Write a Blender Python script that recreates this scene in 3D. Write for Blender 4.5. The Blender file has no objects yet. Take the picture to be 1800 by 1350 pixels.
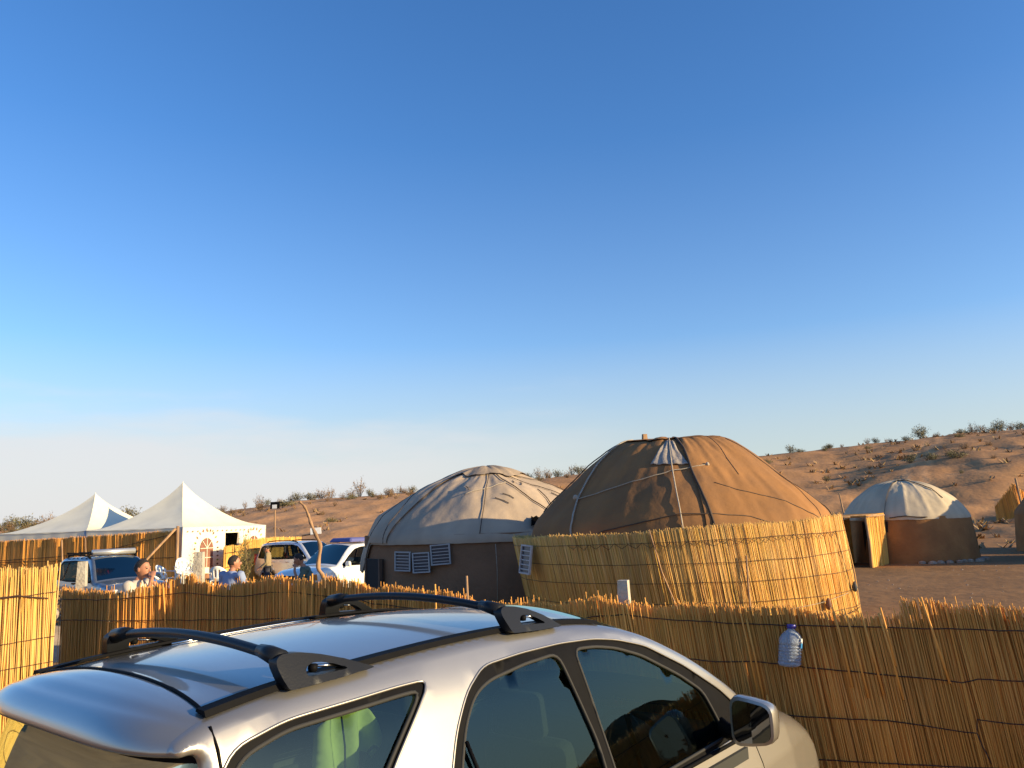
import bpy, bmesh, math, random
import numpy as np
from math import sin, cos, pi, radians, sqrt, atan2, hypot, exp
from mathutils import Vector, Matrix, noise
from mathutils.geometry import delaunay_2d_cdt

random.seed(7)
RNG = np.random.default_rng(7)
SC = bpy.context.scene
COL = SC.collection

# ------------------------------------------------------------------ camera
EYE = 2.07
cam_data = bpy.data.cameras.new('camera')
cam_data.sensor_width = 36.0
cam_data.lens = 36.0 * 1380.0 / 1800.0
cam_data.clip_start = 0.05
cam_data.clip_end = 6000
cam = bpy.data.objects.new('camera', cam_data)
COL.objects.link(cam)
PITCH, ROLL = math.atan(239.0 / 1380.0), radians(2.0)
_f = Vector((0, cos(PITCH), sin(PITCH)))
_u = Vector((0, -sin(PITCH), cos(PITCH)))
_r = Vector((1, 0, 0))
_R = cos(ROLL) * _r - sin(ROLL) * _u
_U = sin(ROLL) * _r + cos(ROLL) * _u
cam.matrix_world = Matrix(((_R.x, _U.x, -_f.x, 0), (_R.y, _U.y, -_f.y, 0), (_R.z, _U.z, -_f.z, EYE), (0, 0, 0, 1)))
SC.camera = cam

# ------------------------------------------------------------------ sun, sky, exposure
SUN_AZ, SUN_EL = radians(-19.0), radians(13.0)      # azimuth measured from +X towards +Y
SUN_DIR = Vector((cos(SUN_AZ) * cos(SUN_EL), sin(SUN_AZ) * cos(SUN_EL), sin(SUN_EL)))
sl = bpy.data.lights.new('sun', 'SUN')
sl.energy = 5.0
sl.angle = radians(0.55)
sl.color = (1.0, 0.77, 0.43)
sun = bpy.data.objects.new('sun', sl)
COL.objects.link(sun)
sun.rotation_euler = (-SUN_DIR).to_track_quat('-Z', 'Y').to_euler()

world = bpy.data.worlds.new('World')
SC.world = world
world.use_nodes = True
nt = world.node_tree
for n in list(nt.nodes):
    nt.nodes.remove(n)
def wn(t, **k):
    n = nt.nodes.new(t)
    for a, b in k.items():
        setattr(n, a, b)
    return n
w_out = wn('ShaderNodeOutputWorld')
w_bg = wn('ShaderNodeBackground')
w_sky = wn('ShaderNodeTexSky', sky_type='NISHITA', sun_disc=False)
w_sky.sun_elevation = SUN_EL
w_sky.sun_rotation = pi / 2 - SUN_AZ
w_sky.altitude = 200
w_sky.air_density = 1.0
w_sky.dust_density = .5
w_sky.ozone_density = 3.0
w_hsv = wn('ShaderNodeHueSaturation')
w_hsv.inputs['Saturation'].default_value = 1.2
w_hsv.inputs['Hue'].default_value = .509
w_hsv.inputs['Value'].default_value = 1.28
w_tc = wn('ShaderNodeTexCoord')
w_map = wn('ShaderNodeMapping')
w_map.inputs['Scale'].default_value = (1.6, 1.6, 9.0)
w_map.inputs['Location'].default_value = (0.35, 0.0, 0.1)
w_noise = wn('ShaderNodeTexNoise')
w_noise.inputs['Scale'].default_value = 2.4
w_noise.inputs['Detail'].default_value = 7
w_noise.inputs['Roughness'].default_value = 0.55
w_ramp = wn('ShaderNodeValToRGB')
w_ramp.color_ramp.elements[0].position = 0.36
w_ramp.color_ramp.elements[1].position = 0.66
w_sep = wn('ShaderNodeSeparateXYZ')
w_el = wn('ShaderNodeValToRGB')          # clouds lie in a low bank
ce = w_el.color_ramp
ce.elements[0].position = 0.0; ce.elements[0].color = (1, 1, 1, 1)
ce.elements[1].position = 0.15; ce.elements[1].color = (0, 0, 0, 1)
e = ce.elements.new(0.07); e.color = (.75, .75, .75, 1)
w_side = wn('ShaderNodeMapRange')
w_side.inputs['From Min'].default_value = 0.22
w_side.inputs['From Max'].default_value = -0.20
w_m1 = wn('ShaderNodeMath', operation='MULTIPLY')
w_m2 = wn('ShaderNodeMath', operation='MULTIPLY')
w_m3 = wn('ShaderNodeMath', operation='MULTIPLY')
w_m3.inputs[1].default_value = 0.80
w_mix = wn('ShaderNodeMix', data_type='RGBA')
w_mix.inputs['B'].default_value = (4.1, 4.05, 4.1, 1)
L = nt.links.new
L(w_tc.outputs['Generated'], w_map.inputs['Vector'])
L(w_map.outputs['Vector'], w_noise.inputs['Vector'])
L(w_noise.outputs['Fac'], w_ramp.inputs['Fac'])
L(w_tc.outputs['Generated'], w_sep.inputs['Vector'])
L(w_sep.outputs['Z'], w_el.inputs['Fac'])
L(w_sep.outputs['X'], w_side.inputs['Value'])
w_a = wn('ShaderNodeMath', operation='MULTIPLY_ADD'); w_a.inputs[1].default_value = .20; w_a.inputs[2].default_value = .015
w_b = wn('ShaderNodeMath', operation='SUBTRACT')
w_c = wn('ShaderNodeMapRange', interpolation_type='SMOOTHSTEP'); w_c.inputs['From Min'].default_value = -.055; w_c.inputs['From Max'].default_value = .055
L(w_noise.outputs['Fac'], w_a.inputs[0]); L(w_a.outputs[0], w_b.inputs[0]); L(w_sep.outputs['Z'], w_b.inputs[1]); L(w_b.outputs[0], w_c.inputs['Value'])
L(w_c.outputs[0], w_m1.inputs[0]); w_m1.inputs[1].default_value = 1.0
L(w_m1.outputs[0], w_m2.inputs[0])
L(w_side.outputs[0], w_m2.inputs[1])
L(w_m2.outputs[0], w_m3.inputs[0])
L(w_sky.outputs['Color'], w_hsv.inputs['Color'])
w_hz = wn('ShaderNodeMix', data_type='RGBA')      # pale dust haze low over the whole horizon
w_hz.inputs['B'].default_value = (3.05, 3.15, 3.15, 1)
w_hr = wn('ShaderNodeValToRGB')
hr = w_hr.color_ramp
hr.elements[0].position = 0.0; hr.elements[0].color = (.88, .88, .88, 1)
hr.elements[1].position = 0.45; hr.elements[1].color = (0, 0, 0, 1)
e = hr.elements.new(0.10); e.color = (.62, .62, .62, 1)
e = hr.elements.new(0.22); e.color = (.10, .10, .10, 1)
L(w_sep.outputs['Z'], w_hr.inputs['Fac'])
L(w_hr.outputs['Color'], w_hz.inputs['Factor'])
L(w_hsv.outputs['Color'], w_hz.inputs['A'])
L(w_hz.outputs['Result'], w_mix.inputs['A'])
L(w_m3.outputs[0], w_mix.inputs['Factor'])
L(w_mix.outputs['Result'], w_bg.inputs['Color'])
L(w_bg.outputs[0], w_out.inputs[0])
w_bg.inputs['Strength'].default_value = 0.108

SC.view_settings.view_transform = 'Standard'
SC.view_settings.look = 'None'
SC.view_settings.gamma = 1
SC.view_settings.exposure = 0.88
SC.view_settings.use_curve_mapping = False
SC.cycles.max_bounces = 8
SC.cycles.transparent_max_bounces = 16

# ------------------------------------------------------------------ materials
def mat(name, color=(.5, .5, .5), rough=.6, metal=0.0, vary=0.0, vscale=4.0, bump=0.0, bscale=30.0,
        attr=None, coat=0.0, spec=None, color2=None, stretch=None, detail=5.0, trans=0.0, sheen=0.0, object_coords=True, extra=None):
    m = bpy.data.materials.new(name)
    m.use_nodes = True
    t = m.node_tree
    b = t.nodes['Principled BSDF']
    b.inputs['Roughness'].default_value = rough
    b.inputs['Metallic'].default_value = metal
    b.inputs['Coat Weight'].default_value = coat
    b.inputs['Coat Roughness'].default_value = .04
    if spec is not None:
        b.inputs['Specular IOR Level'].default_value = spec
    if trans:
        b.inputs['Transmission Weight'].default_value = trans
    if sheen:
        b.inputs['Sheen Weight'].default_value = sheen
    tc = t.nodes.new('ShaderNodeTexCoord')
    mp = t.nodes.new('ShaderNodeMapping')
    if stretch:
        mp.inputs['Scale'].default_value = stretch
    t.links.new(tc.outputs['Object'], mp.inputs['Vector'])
    src = None
    base = t.nodes.new('ShaderNodeRGB')
    base.outputs[0].default_value = (*color, 1)
    src = base.outputs[0]
    if vary or color2:
        nz = t.nodes.new('ShaderNodeTexNoise')
        nz.inputs['Scale'].default_value = vscale
        nz.inputs['Detail'].default_value = detail
        nz.inputs['Roughness'].default_value = .6
        t.links.new(mp.outputs[0], nz.inputs['Vector'])
        rp = t.nodes.new('ShaderNodeValToRGB')
        rp.color_ramp.elements[0].position = .36
        rp.color_ramp.elements[1].position = .64
        c2 = color2 or tuple(c * (1 - vary) for c in color)
        rp.color_ramp.elements[0].color = (*c2, 1)
        rp.color_ramp.elements[1].color = (*color, 1)
        t.links.new(nz.outputs['Fac'], rp.inputs['Fac'])
        src = rp.outputs[0]
    if attr:
        at = t.nodes.new('ShaderNodeAttribute')
        at.attribute_name = attr
        mx = t.nodes.new('ShaderNodeMix')
        mx.data_type = 'RGBA'
        mx.blend_type = 'MULTIPLY'
        mx.inputs['Factor'].default_value = 1
        t.links.new(src, mx.inputs['A'])
        t.links.new(at.outputs['Color'], mx.inputs['B'])
        src = mx.outputs['Result']
    t.links.new(src, b.inputs['Base Color'])
    if bump:
        nb = t.nodes.new('ShaderNodeTexNoise')
        nb.inputs['Scale'].default_value = bscale
        nb.inputs['Detail'].default_value = 6
        t.links.new(mp.outputs[0], nb.inputs['Vector'])
        bp = t.nodes.new('ShaderNodeBump')
        bp.inputs['Strength'].default_value = bump
        bp.inputs['Distance'].default_value = .03
        t.links.new(nb.outputs['Fac'], bp.inputs['Height'])
        t.links.new(bp.outputs[0], b.inputs['Normal'])
    return m

def glass_mat(name, tint, refl=1.0, ior=1.6):
    m = bpy.data.materials.new(name)
    m.use_nodes = True
    t = m.node_tree
    t.nodes.remove(t.nodes['Principled BSDF'])
    out = t.nodes['Material Output']
    tr = t.nodes.new('ShaderNodeBsdfTransparent')
    tr.inputs[0].default_value = (*tint, 1)
    gl = t.nodes.new('ShaderNodeBsdfGlossy')
    gl.inputs['Roughness'].default_value = .004
    gl.inputs['Color'].default_value = (refl * .72, refl * .92, refl * .84, 1)
    fr = t.nodes.new('ShaderNodeFresnel')
    fr.inputs[0].default_value = ior
    mx = t.nodes.new('ShaderNodeMixShader')
    nb = t.nodes.new('ShaderNodeTexNoise')
    nb.inputs['Scale'].default_value = 1.6
    tc = t.nodes.new('ShaderNodeTexCoord')
    t.links.new(tc.outputs['Object'], nb.inputs['Vector'])
    bp = t.nodes.new('ShaderNodeBump')
    bp.inputs['Strength'].default_value = .06
    bp.inputs['Distance'].default_value = .02
    t.links.new(nb.outputs['Fac'], bp.inputs['Height'])
    t.links.new(bp.outputs[0], gl.inputs['Normal'])
    t.links.new(fr.outputs[0], mx.inputs[0])
    t.links.new(tr.outputs[0], mx.inputs[1])
    t.links.new(gl.outputs[0], mx.inputs[2])
    t.links.new(mx.outputs[0], out.inputs[0])
    return m

M = {}
M['sand'] = mat('sand', (.46, .25, .115), .95, vary=.3, vscale=.5, bump=.9, bscale=2.6, color2=(.37, .20, .095), spec=.1, attr='tone')
for n_ in M['sand'].node_tree.nodes:
    if n_.type == 'BUMP': n_.inputs['Distance'].default_value = .045
M['reed'] = mat('reed', (.80, .485, .135), .5, vary=.18, vscale=3.5, attr='tone', stretch=(1, 1, .35), spec=.35)
M['reed_orange'] = mat('orange_reed', (.82, .38, .08), .55, vary=.22, vscale=1.6, attr='tone', stretch=(1, 1, .35), spec=.25)  # more orange base colour than the plain reed
M['reed_mat'] = mat('reed_backing', (.62, .31, .08), .8, vary=.4, vscale=25, stretch=(1, 1, .05), spec=.1)
M['reed_far'] = mat('reed_far', (.78, .47, .12), .6, vary=.12, vscale=6, attr='tone', stretch=(1, 1, .2), spec=.2)
M['wire'] = mat('rusty_wire', (.07, .035, .025), .7, metal=.3, vary=.4, vscale=20)
M['concrete'] = mat('concrete', (.46, .42, .35), .9, vary=.25, vscale=9, bump=.4, bscale=40)
M['wood'] = mat('wood', (.42, .25, .13), .8, vary=.45, vscale=12, stretch=(1, 1, .15), bump=.3, bscale=30)
M['wood_dark'] = mat('wood_dark', (.14, .08, .05), .8, vary=.4, vscale=12, stretch=(1, 1, .2), bump=.3)
M['canvas_brown'] = mat('canvas_brown', (.31, .155, .062), .9, vscale=1.1, color2=(.235, .125, .06), bump=.35, bscale=7, spec=.1, attr='tone')
M['canvas_grey'] = mat('canvas_grey', (.46, .355, .255), .9, vscale=1.0, color2=(.37, .295, .225), bump=.35, bscale=6, spec=.1, attr='tone')
M['canvas_white'] = mat('canvas_white', (.55, .455, .32), .85, vscale=1.2, color2=(.46, .385, .28), bump=.2, bscale=6, spec=.1, attr='tone')
M['felt_dark'] = mat('felt_dark', (.27, .155, .092), .95, vscale=1.5, color2=(.21, .125, .075), bump=.4, bscale=12, spec=.05)
M['felt_brown'] = mat('felt_brown', (.34, .17, .068), .95, vscale=1.5, color2=(.26, .13, .055), bump=.4, bscale=12, spec=.05)
M['rope'] = mat('rope', (.42, .36, .28), .9, vary=.3, vscale=30)
M['rope_dark'] = mat('rope_dark', (.08, .055, .04), .9, vary=.3, vscale=30)
M['rag_white'] = mat('pale_cloth', (.36, .31, .26), .8, vary=.2, vscale=9, bump=.5, bscale=18)
M['tent'] = mat('tent_white', (.80, .75, .58), .65, vary=.1, vscale=1.2, bump=.1, bscale=5)
M['print_dark'] = mat('printed_brown', (.20, .09, .05), .8, vary=.2, vscale=9)
M['print_red'] = mat('printed_red', (.42, .08, .05), .8)
M['print_green'] = mat('printed_green', (.16, .28, .06), .8)
M['window_brown'] = mat('window_print_brown', (.26, .11, .07), .7, vary=.3, vscale=8)
M['black_void'] = mat('dark_inside', (.02, .017, .015), .9)
M['louver'] = mat('grey_frame', (.42, .42, .42), .6, vary=.15, vscale=9)
M['louver_dark'] = mat('dark_slat', (.035, .04, .06), .35)
M['plastic_white'] = mat('white_plastic', (.80, .80, .76), .4)
M['leaf'] = mat('scrub_leaf', (.24, .21, .095), .8, vary=.5, vscale=3, attr='tone')
M['leaf_dry'] = mat('scrub_dry', (.33, .21, .10), .85, vary=.4, vscale=3, attr='tone')
M['sapling'] = mat('sapling_leaf', (.24, .20, .065), .8, vary=.4, vscale=5, attr='tone')
M['stone'] = mat('stone', (.36, .28, .21), .9, vary=.3, vscale=4, bump=.5, bscale=9)
M['silver'] = mat('silver_paint', (.36, .34, .305), .32, metal=.75, coat=1.0, vary=.04, vscale=3)
def dusty(m, lo, hi, sc=2.2):
    t = m.node_tree; b = t.nodes['Principled BSDF']
    tc = t.nodes.new('ShaderNodeTexCoord'); nz = t.nodes.new('ShaderNodeTexNoise'); nz.inputs['Scale'].default_value = sc; nz.inputs['Detail'].default_value = 8
    mr = t.nodes.new('ShaderNodeMapRange'); mr.inputs['From Min'].default_value = .35; mr.inputs['From Max'].default_value = .7
    mr.inputs['To Min'].default_value = lo; mr.inputs['To Max'].default_value = hi
    t.links.new(tc.outputs['Object'], nz.inputs['Vector']); t.links.new(nz.outputs['Fac'], mr.inputs['Value'])
    t.links.new(mr.outputs[0], b.inputs['Coat Roughness'])
    b.inputs['Roughness'].default_value = .38
dusty(M['silver'], .02, .09)
M['bluegrey'] = mat('bluegrey_paint', (.17, .19, .215), .35, metal=.5, coat=1.0)
M['silver_far'] = mat('pale_silver_paint', (.58, .61, .66), .35, metal=.35, coat=1.0)
M['white_paint'] = mat('white_paint', (.78, .77, .72), .35, coat=1.0)
M['black_trim'] = mat('black_trim', (.006, .006, .007), .6, vary=.2, vscale=30, spec=.06)
M['black_satin'] = mat('black_satin', (.008, .009, .011), .42, spec=.28, bump=.05, bscale=200)
M['rubber'] = mat('rubber', (.02, .02, .02), .8)
M['alloy'] = mat('alloy', (.5, .5, .5), .3, metal=.9)
M['chrome'] = mat('chrome_trim', (.75, .74, .70), .18, metal=1.0)
M['lamp'] = mat('lamp_lens', (.75, .76, .78), .08, metal=.3, coat=1.0)
M['lamp_orange'] = mat('orange_lens', (.75, .22, .03), .15, coat=1.0)
M['lamp_red'] = mat('red_lens', (.45, .02, .015), .15, coat=1.0)
M['seat'] = mat('grey_seat', (.035, .035, .035), .85, bump=.2, bscale=90)
M['liner'] = mat('grey_liner', (.03, .032, .03), .9)
M['glass'] = glass_mat('tinted_glass', (.34, .45, .39), .85, 1.7)
M['glass_far'] = glass_mat('window_glass', (.34, .38, .38), .26, 1.33)
M['mirror'] = mat('mirror_glass', (.26, .26, .25), .02, metal=1.0)
M['awning'] = mat('awning_tube', (.70, .68, .62), .3, metal=.7)
M['blue_bag'] = mat('blue_cover', (.10, .11, .30), .6)
M['shirt_yellow'] = mat('yellow_cloth', (.72, .78, .30), .8, vary=.1, vscale=8)
M['cloth_dark'] = mat('dark_edging', (.05, .055, .06), .8)
M['skin'] = mat('skin', (.42, .19, .11), .55, vary=.12, vscale=14)
M['hair'] = mat('dark_hair', (.022, .014, .010), .7, bump=.6, bscale=120)
M['cloth_beige'] = mat('beige_cloth', (.50, .44, .37), .9, bump=.3, bscale=12)
M['cloth_blue'] = mat('light_blue_cloth', (.24, .30, .46), .9, bump=.3, bscale=12)
M['cloth_green'] = mat('grey_green_cloth', (.085, .12, .10), .9, bump=.3, bscale=12)
M['cloth_khaki'] = mat('khaki_cloth', (.26, .20, .11), .9, bump=.3, bscale=12)
M['cloth_navy'] = mat('dark_trousers', (.04, .04, .055), .9, bump=.3, bscale=12)
M['clay'] = mat('clay', (.42, .19, .08), .8, vary=.3, vscale=7)
M['cap_blue'] = mat('blue_cap', (.03, .03, .28), .35)
M['label_blue'] = mat('blue_label', (.05, .25, .55), .4)
M['label_white'] = mat('white_label', (.75, .78, .8), .5)

def bottle_mat():
    m = bpy.data.materials.new('clear_plastic')
    m.use_nodes = True
    b = m.node_tree.nodes['Principled BSDF']
    b.inputs['Base Color'].default_value = (.72, .80, .90, 1)
    b.inputs['Roughness'].default_value = .12
    b.inputs['Transmission Weight'].default_value = .78
    b.inputs['IOR'].default_value = 1.2
    b.inputs['Specular IOR Level'].default_value = .9
    return m
M['bottle'] = bottle_mat()

# ------------------------------------------------------------------ helpers
def link(o, parent=None):
    COL.objects.link(o)
    if parent is not None:
        o.parent = parent
    return o

def mesh(name, V, Fc, m, parent=None, smooth=False, tone=None, sharp=None, kind=None, label=None):
    me = bpy.data.meshes.new(name)
    me.from_pydata([tuple(v) for v in V], [], [tuple(f) for f in Fc])
    if m is not None:
        me.materials.append(m)
    if tone is not None:
        a = me.color_attributes.new('tone', 'FLOAT_COLOR', 'POINT')
        a.data.foreach_set('color', np.asarray(tone, dtype=np.float32).ravel())
    if smooth:
        me.polygons.foreach_set('use_smooth', [True] * len(me.polygons))
        if sharp:
            me.set_sharp_from_angle(angle=radians(sharp))
    me.update()
    o = bpy.data.objects.new(name, me)
    link(o, parent)
    if kind:
        o['kind'] = kind
    if label:
        o['label'] = label
    return o

def fast_mesh(name, V, Q, m, parent=None, smooth=True, tone=None, kind=None):
    """V (n,3) float, Q (k,4) or (k,3) int arrays"""
    me = bpy.data.meshes.new(name)
    V = np.asarray(V, dtype=np.float32)
    Q = np.asarray(Q, dtype=np.int32)
    k = Q.shape[1]
    me.vertices.add(len(V))
    me.vertices.foreach_set('co', V.ravel())
    me.loops.add(Q.size)
    me.loops.foreach_set('vertex_index', Q.ravel())
    me.polygons.add(len(Q))
    me.polygons.foreach_set('loop_start', np.arange(0, Q.size, k, dtype=np.int32))
    me.polygons.foreach_set('loop_total', np.full(len(Q), k, dtype=np.int32))
    me.polygons.foreach_set('use_smooth', np.full(len(Q), smooth))
    me.materials.append(m)
    if tone is not None:
        a = me.color_attributes.new('tone', 'FLOAT_COLOR', 'POINT')
        a.data.foreach_set('color', np.asarray(tone, dtype=np.float32).ravel())
    me.update(calc_edges=True)
    me.validate()
    o = bpy.data.objects.new(name, me)
    link(o, parent)
    if kind:
        o['kind'] = kind
    return o

def empty(name, loc=(0, 0, 0), rz=0.0, label=None, cat=None, group=None):
    o = bpy.data.objects.new(name, None)
    o.empty_display_size = .2
    o.location = loc
    o.rotation_euler = (0, 0, rz)
    link(o)
    tag(o, label, cat, group)
    return o

def tag(o, label=None, cat=None, group=None, kind=None):
    if label: o['label'] = label
    if cat: o['category'] = cat
    if group: o['group'] = group
    if kind: o['kind'] = kind
    return o

def copy_tree(o, parent=None):
    c = o.copy()
    COL.objects.link(c)
    c.parent = parent
    for ch in o.children:
        copy_tree(ch, c)
    return c

class MB:
    """collects verts and faces"""
    def __init__(s):
        s.V = []; s.F = []
    def add(s, V, Fc):
        k = len(s.V)
        s.V += [tuple(v) for v in V]
        s.F += [tuple(i + k for i in f) for f in Fc]
        return s
    def box(s, c, d, rz=0.0, M4=None, taper=1.0):
        x, y, z = (a / 2 for a in d)
        P = [Vector((sx * x * (taper if sz > 0 else 1), sy * y * (taper if sz > 0 else 1), sz * z)) for sz in (-1, 1) for sx, sy in ((-1, -1), (1, -1), (1, 1), (-1, 1))]
        R = M4 if M4 is not None else Matrix.Rotation(rz, 4, 'Z')
        P = [R @ p + Vector(c) for p in P]
        return s.add(P, [(0, 3, 2, 1), (4, 5, 6, 7), (0, 1, 5, 4), (1, 2, 6, 5), (2, 3, 7, 6), (3, 0, 4, 7)])
    def tube(s, pts, r, n=8, caps=True, flat=1.0):
        pts = [Vector(p) for p in pts]
        rs = r if isinstance(r, (list, tuple)) else [r] * len(pts)
        k = len(s.V); up = Vector((0, 0, 1)); prev = None
        for i, p in enumerate(pts):
            t = (pts[min(i + 1, len(pts) - 1)] - pts[max(i - 1, 0)]).normalized()
            a = t.cross(up if abs(t.z) < .95 else Vector((1, 0, 0))).normalized()
            if prev is not None and a.dot(prev) < 0: a = -a
            prev = a
            b = t.cross(a).normalized()
            for j in range(n):
                w = 2 * pi * j / n
                s.V.append(tuple(p + a * cos(w) * rs[i] + b * sin(w) * rs[i] * flat))
        for i in range(len(pts) - 1):
            for j in range(n):
                a0 = k + i * n + j; a1 = k + i * n + (j + 1) % n
                s.F.append((a0, a1, a1 + n, a0 + n))
        if caps:
            s.F.append(tuple(k + j for j in range(n))[::-1])
            s.F.append(tuple(k + (len(pts) - 1) * n + j for j in range(n)))
        return s
    def lathe(s, prof, n=24, M4=None):
        k = len(s.V)
        M4 = M4 or Matrix()
        for r, z in prof:
            for j in range(n):
                w = 2 * pi * j / n
                s.V.append(tuple(M4 @ Vector((r * cos(w), r * sin(w), z))))
        for i in range(len(prof) - 1):
            for j in range(n):
                a0 = k + i * n + j; a1 = k + i * n + (j + 1) % n
                s.F.append((a0, a1, a1 + n, a0 + n))
        return s
    def obj(s, name, m, parent=None, smooth=False, sharp=None, label=None, kind=None):
        return mesh(name, s.V, s.F, m, parent, smooth, sharp=sharp, label=label, kind=kind)

def interp(tab, x):
    return float(np.interp(x, [a for a, b in tab], [b for a, b in tab]))

def sstep(a, b, x):
    t = min(1, max(0, (x - a) / (b - a)))
    return t * t * (3 - 2 * t)

def smooth_path(pts, k=6):
    """Catmull-Rom through the points"""
    P = [Vector(p) for p in pts]
    P = [2 * P[0] - P[1]] + P + [2 * P[-1] - P[-2]]
    out = []
    for i in range(1, len(P) - 2):
        for j in range(k):
            t = j / k
            a, b, c, d = P[i - 1], P[i], P[i + 1], P[i + 2]
            out.append(.5 * ((2 * b) + (c - a) * t + (2 * a - 5 * b + 4 * c - d) * t * t + (3 * b - a - 3 * c + d) * t ** 3))
    out.append(P[-2])
    return out
# ------------------------------------------------------------------ terrain
RIDGE = [(-180, 60, 3.2), (-140, 70, 2.4), (-95, 110, 1.6), (-60, 140, 1.9), (-45, 135, 2.3), (-33, 135, 3.0), (-27, 128, 3.5), (-20.8, 122, 4.4), (-15.4, 114, 5.6),
         (-6.6, 106, 6.25), (2.3, 100, 7.1), (11, 99, 8.0), (17.3, 99, 8.7), (23, 101, 9.15), (28.4, 102, 9.6), (33, 105, 10.1), (42, 108, 10.8), (60, 110, 8.0), (90, 130, 4.0), (112, 150, 3.0), (135, 120, 5.0), (150, 80, 5.5), (180, 60, 3.2)]
def ridge(a):
    d = math.degrees(a)
    return np.interp(d, [q[0] for q in RIDGE], [q[1] for q in RIDGE]), np.interp(d, [q[0] for q in RIDGE], [q[2] for q in RIDGE])
def fbm(x, y, z=0.0, o=4):
    v = 0; a = .5; f = 1
    for i in range(o):
        v += a * noise.noise(Vector((x * f, y * f, z + i * 7.3))); a *= .5; f *= 2.05
    return v
def terrain(x, y):
    rho = hypot(x, y); a = atan2(x, y)
    rr, zr = ridge(a)
    base = -.4 * sstep(-1.5, -7, x) * sstep(8, 15, y)
    base += .05 * fbm(x * .35, y * .35, 2.0)
    rf = 43.0 if abs(math.degrees(a)) < 75 else 26.0
    s = (rho - rf) / (rr - rf)
    if s <= 0:
        return base
    if s < 1:
        h = zr * (s ** 1.15 * (.55 + .45 * s) / 1.0)
        h = zr * (.35 * s + .65 * s * s * (3 - 2 * s))
        bump = fbm(x * .055, y * .085, 5.0) * 2.4 * min(1, s * 3) * (1 - .75 * s)
        bump += fbm(x * .3, y * .5, 9.0, 3) * .60 * min(1, s * 4) * (1 - .4 * s)
        return base * (1 - min(1, s * 3)) + h + bump * (zr / 9.0) ** .5
    k = (rho - rr)
    return zr - min(zr * .9 + 2, k * .06) + fbm(x * .02, y * .02, 5.0) * 1.2 * min(1, k / 40) + fbm(x * .3, y * .5, 9.0, 3) * .3 * max(0, 1 - k / 30)

def build_ground():
    rad = [0.0] + list(np.geomspace(1.0, 36, 46)) + list(np.linspace(37, 135, 96)) + list(np.geomspace(139, 3500, 26))
    angs = list(np.radians(np.concatenate([np.arange(-42, 42, .34), np.arange(42, 318, 2.6)])))
    V = []; T = []
    for r in rad:
        for a in angs:
            x, y = r * sin(a), r * cos(a)
            V.append((x, y, terrain(x, y)))
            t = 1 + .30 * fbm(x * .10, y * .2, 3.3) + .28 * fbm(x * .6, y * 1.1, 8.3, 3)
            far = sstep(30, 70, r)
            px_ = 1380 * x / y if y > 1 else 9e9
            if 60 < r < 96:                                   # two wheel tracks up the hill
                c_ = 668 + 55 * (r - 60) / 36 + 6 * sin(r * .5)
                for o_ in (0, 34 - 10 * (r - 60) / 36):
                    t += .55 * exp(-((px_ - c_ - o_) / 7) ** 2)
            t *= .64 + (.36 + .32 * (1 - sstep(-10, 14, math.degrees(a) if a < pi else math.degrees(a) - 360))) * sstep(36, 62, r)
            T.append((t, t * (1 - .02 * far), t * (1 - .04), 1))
    n = len(angs); Q = []
    for i in range(len(rad) - 1):
        for j in range(n):
            k = (j + 1) % n
            Q.append((i * n + j, i * n + k, (i + 1) * n + k, (i + 1) * n + j))
    Q = [q[::-1] for q in Q]
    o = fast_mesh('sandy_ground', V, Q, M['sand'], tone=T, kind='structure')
    return o
build_ground()

# ------------------------------------------------------------------ reeds
def reeds(B, T, R, tone, name, m, parent, n=5, seg=2, bend=.006, kind='stuff'):
    """one joined part of many stalks. B, T (k,3) ends, R (k) radius, tone (k,3)"""
    B = np.asarray(B, float); T = np.asarray(T, float); R = np.asarray(R, float); tone = np.asarray(tone, float)
    k = len(B)
    D = T - B; D /= np.linalg.norm(D, axis=1)[:, None]
    A = np.cross(D, np.array([0.3, 1, 0.1])); A /= np.linalg.norm(A, axis=1)[:, None]
    C = np.cross(D, A)
    ph = RNG.uniform(0, 2 * pi, k)
    bd = RNG.normal(0, bend, (k, 2))
    rings = []
    for i in range(seg + 1):
        w = i / seg
        c = B + (T - B) * w + (A * bd[:, :1] + C * bd[:, 1:]) * (4 * w * (1 - w))
        rr = R * (1.0 - .25 * w)
        for j in range(n):
            th = ph + 2 * pi * j / n
            rings.append(c + A * (np.cos(th) * rr)[:, None] + C * (np.sin(th) * rr)[:, None])
    V = np.stack(rings, 1)                # k, (seg+1)*n, 3
    per = (seg + 1) * n
    q = []
    for i in range(seg):
        for j in range(n):
            q.append((i * n + j, i * n + (j + 1) % n, (i + 1) * n + (j + 1) % n, (i + 1) * n + j))
    if n == 5:
        e = seg * n
        q.append((e, e + 1, e + 2, e + 3)); q.append((e, e + 3, e + 4, e + 4))
    if n == 4:
        e = seg * n
        q.append((e, e + 1, e + 2, e + 3))
    q = [t for t in q if len(set(t)) == 4]
    q = np.array(q)
    Q = (q[None] + (np.arange(k) * per)[:, None, None]).reshape(-1, 4)
    tn = np.ones((k, per, 4)); tn[:, :, :3] = tone[:, None, :]
    tn[:, -n:, :3] *= 1.08
    return fast_mesh(name, V.reshape(-1, 3), Q, m, parent, smooth=(n > 4), tone=tn.reshape(-1, 4), kind=kind)

def tones(k, lo=.62, hi=1.04, hue=.05):
    b = RNG.uniform(lo, hi, k)[:, None] * np.ones((1, 3))
    b[:, 1] *= 1 + RNG.normal(0, hue * .5, k); b[:, 2] *= 1 + RNG.normal(0, hue * 2.5, k)
    d = RNG.random(k) < .05
    b[d] *= .72
    return np.clip(b, .05, 1.5)

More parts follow.
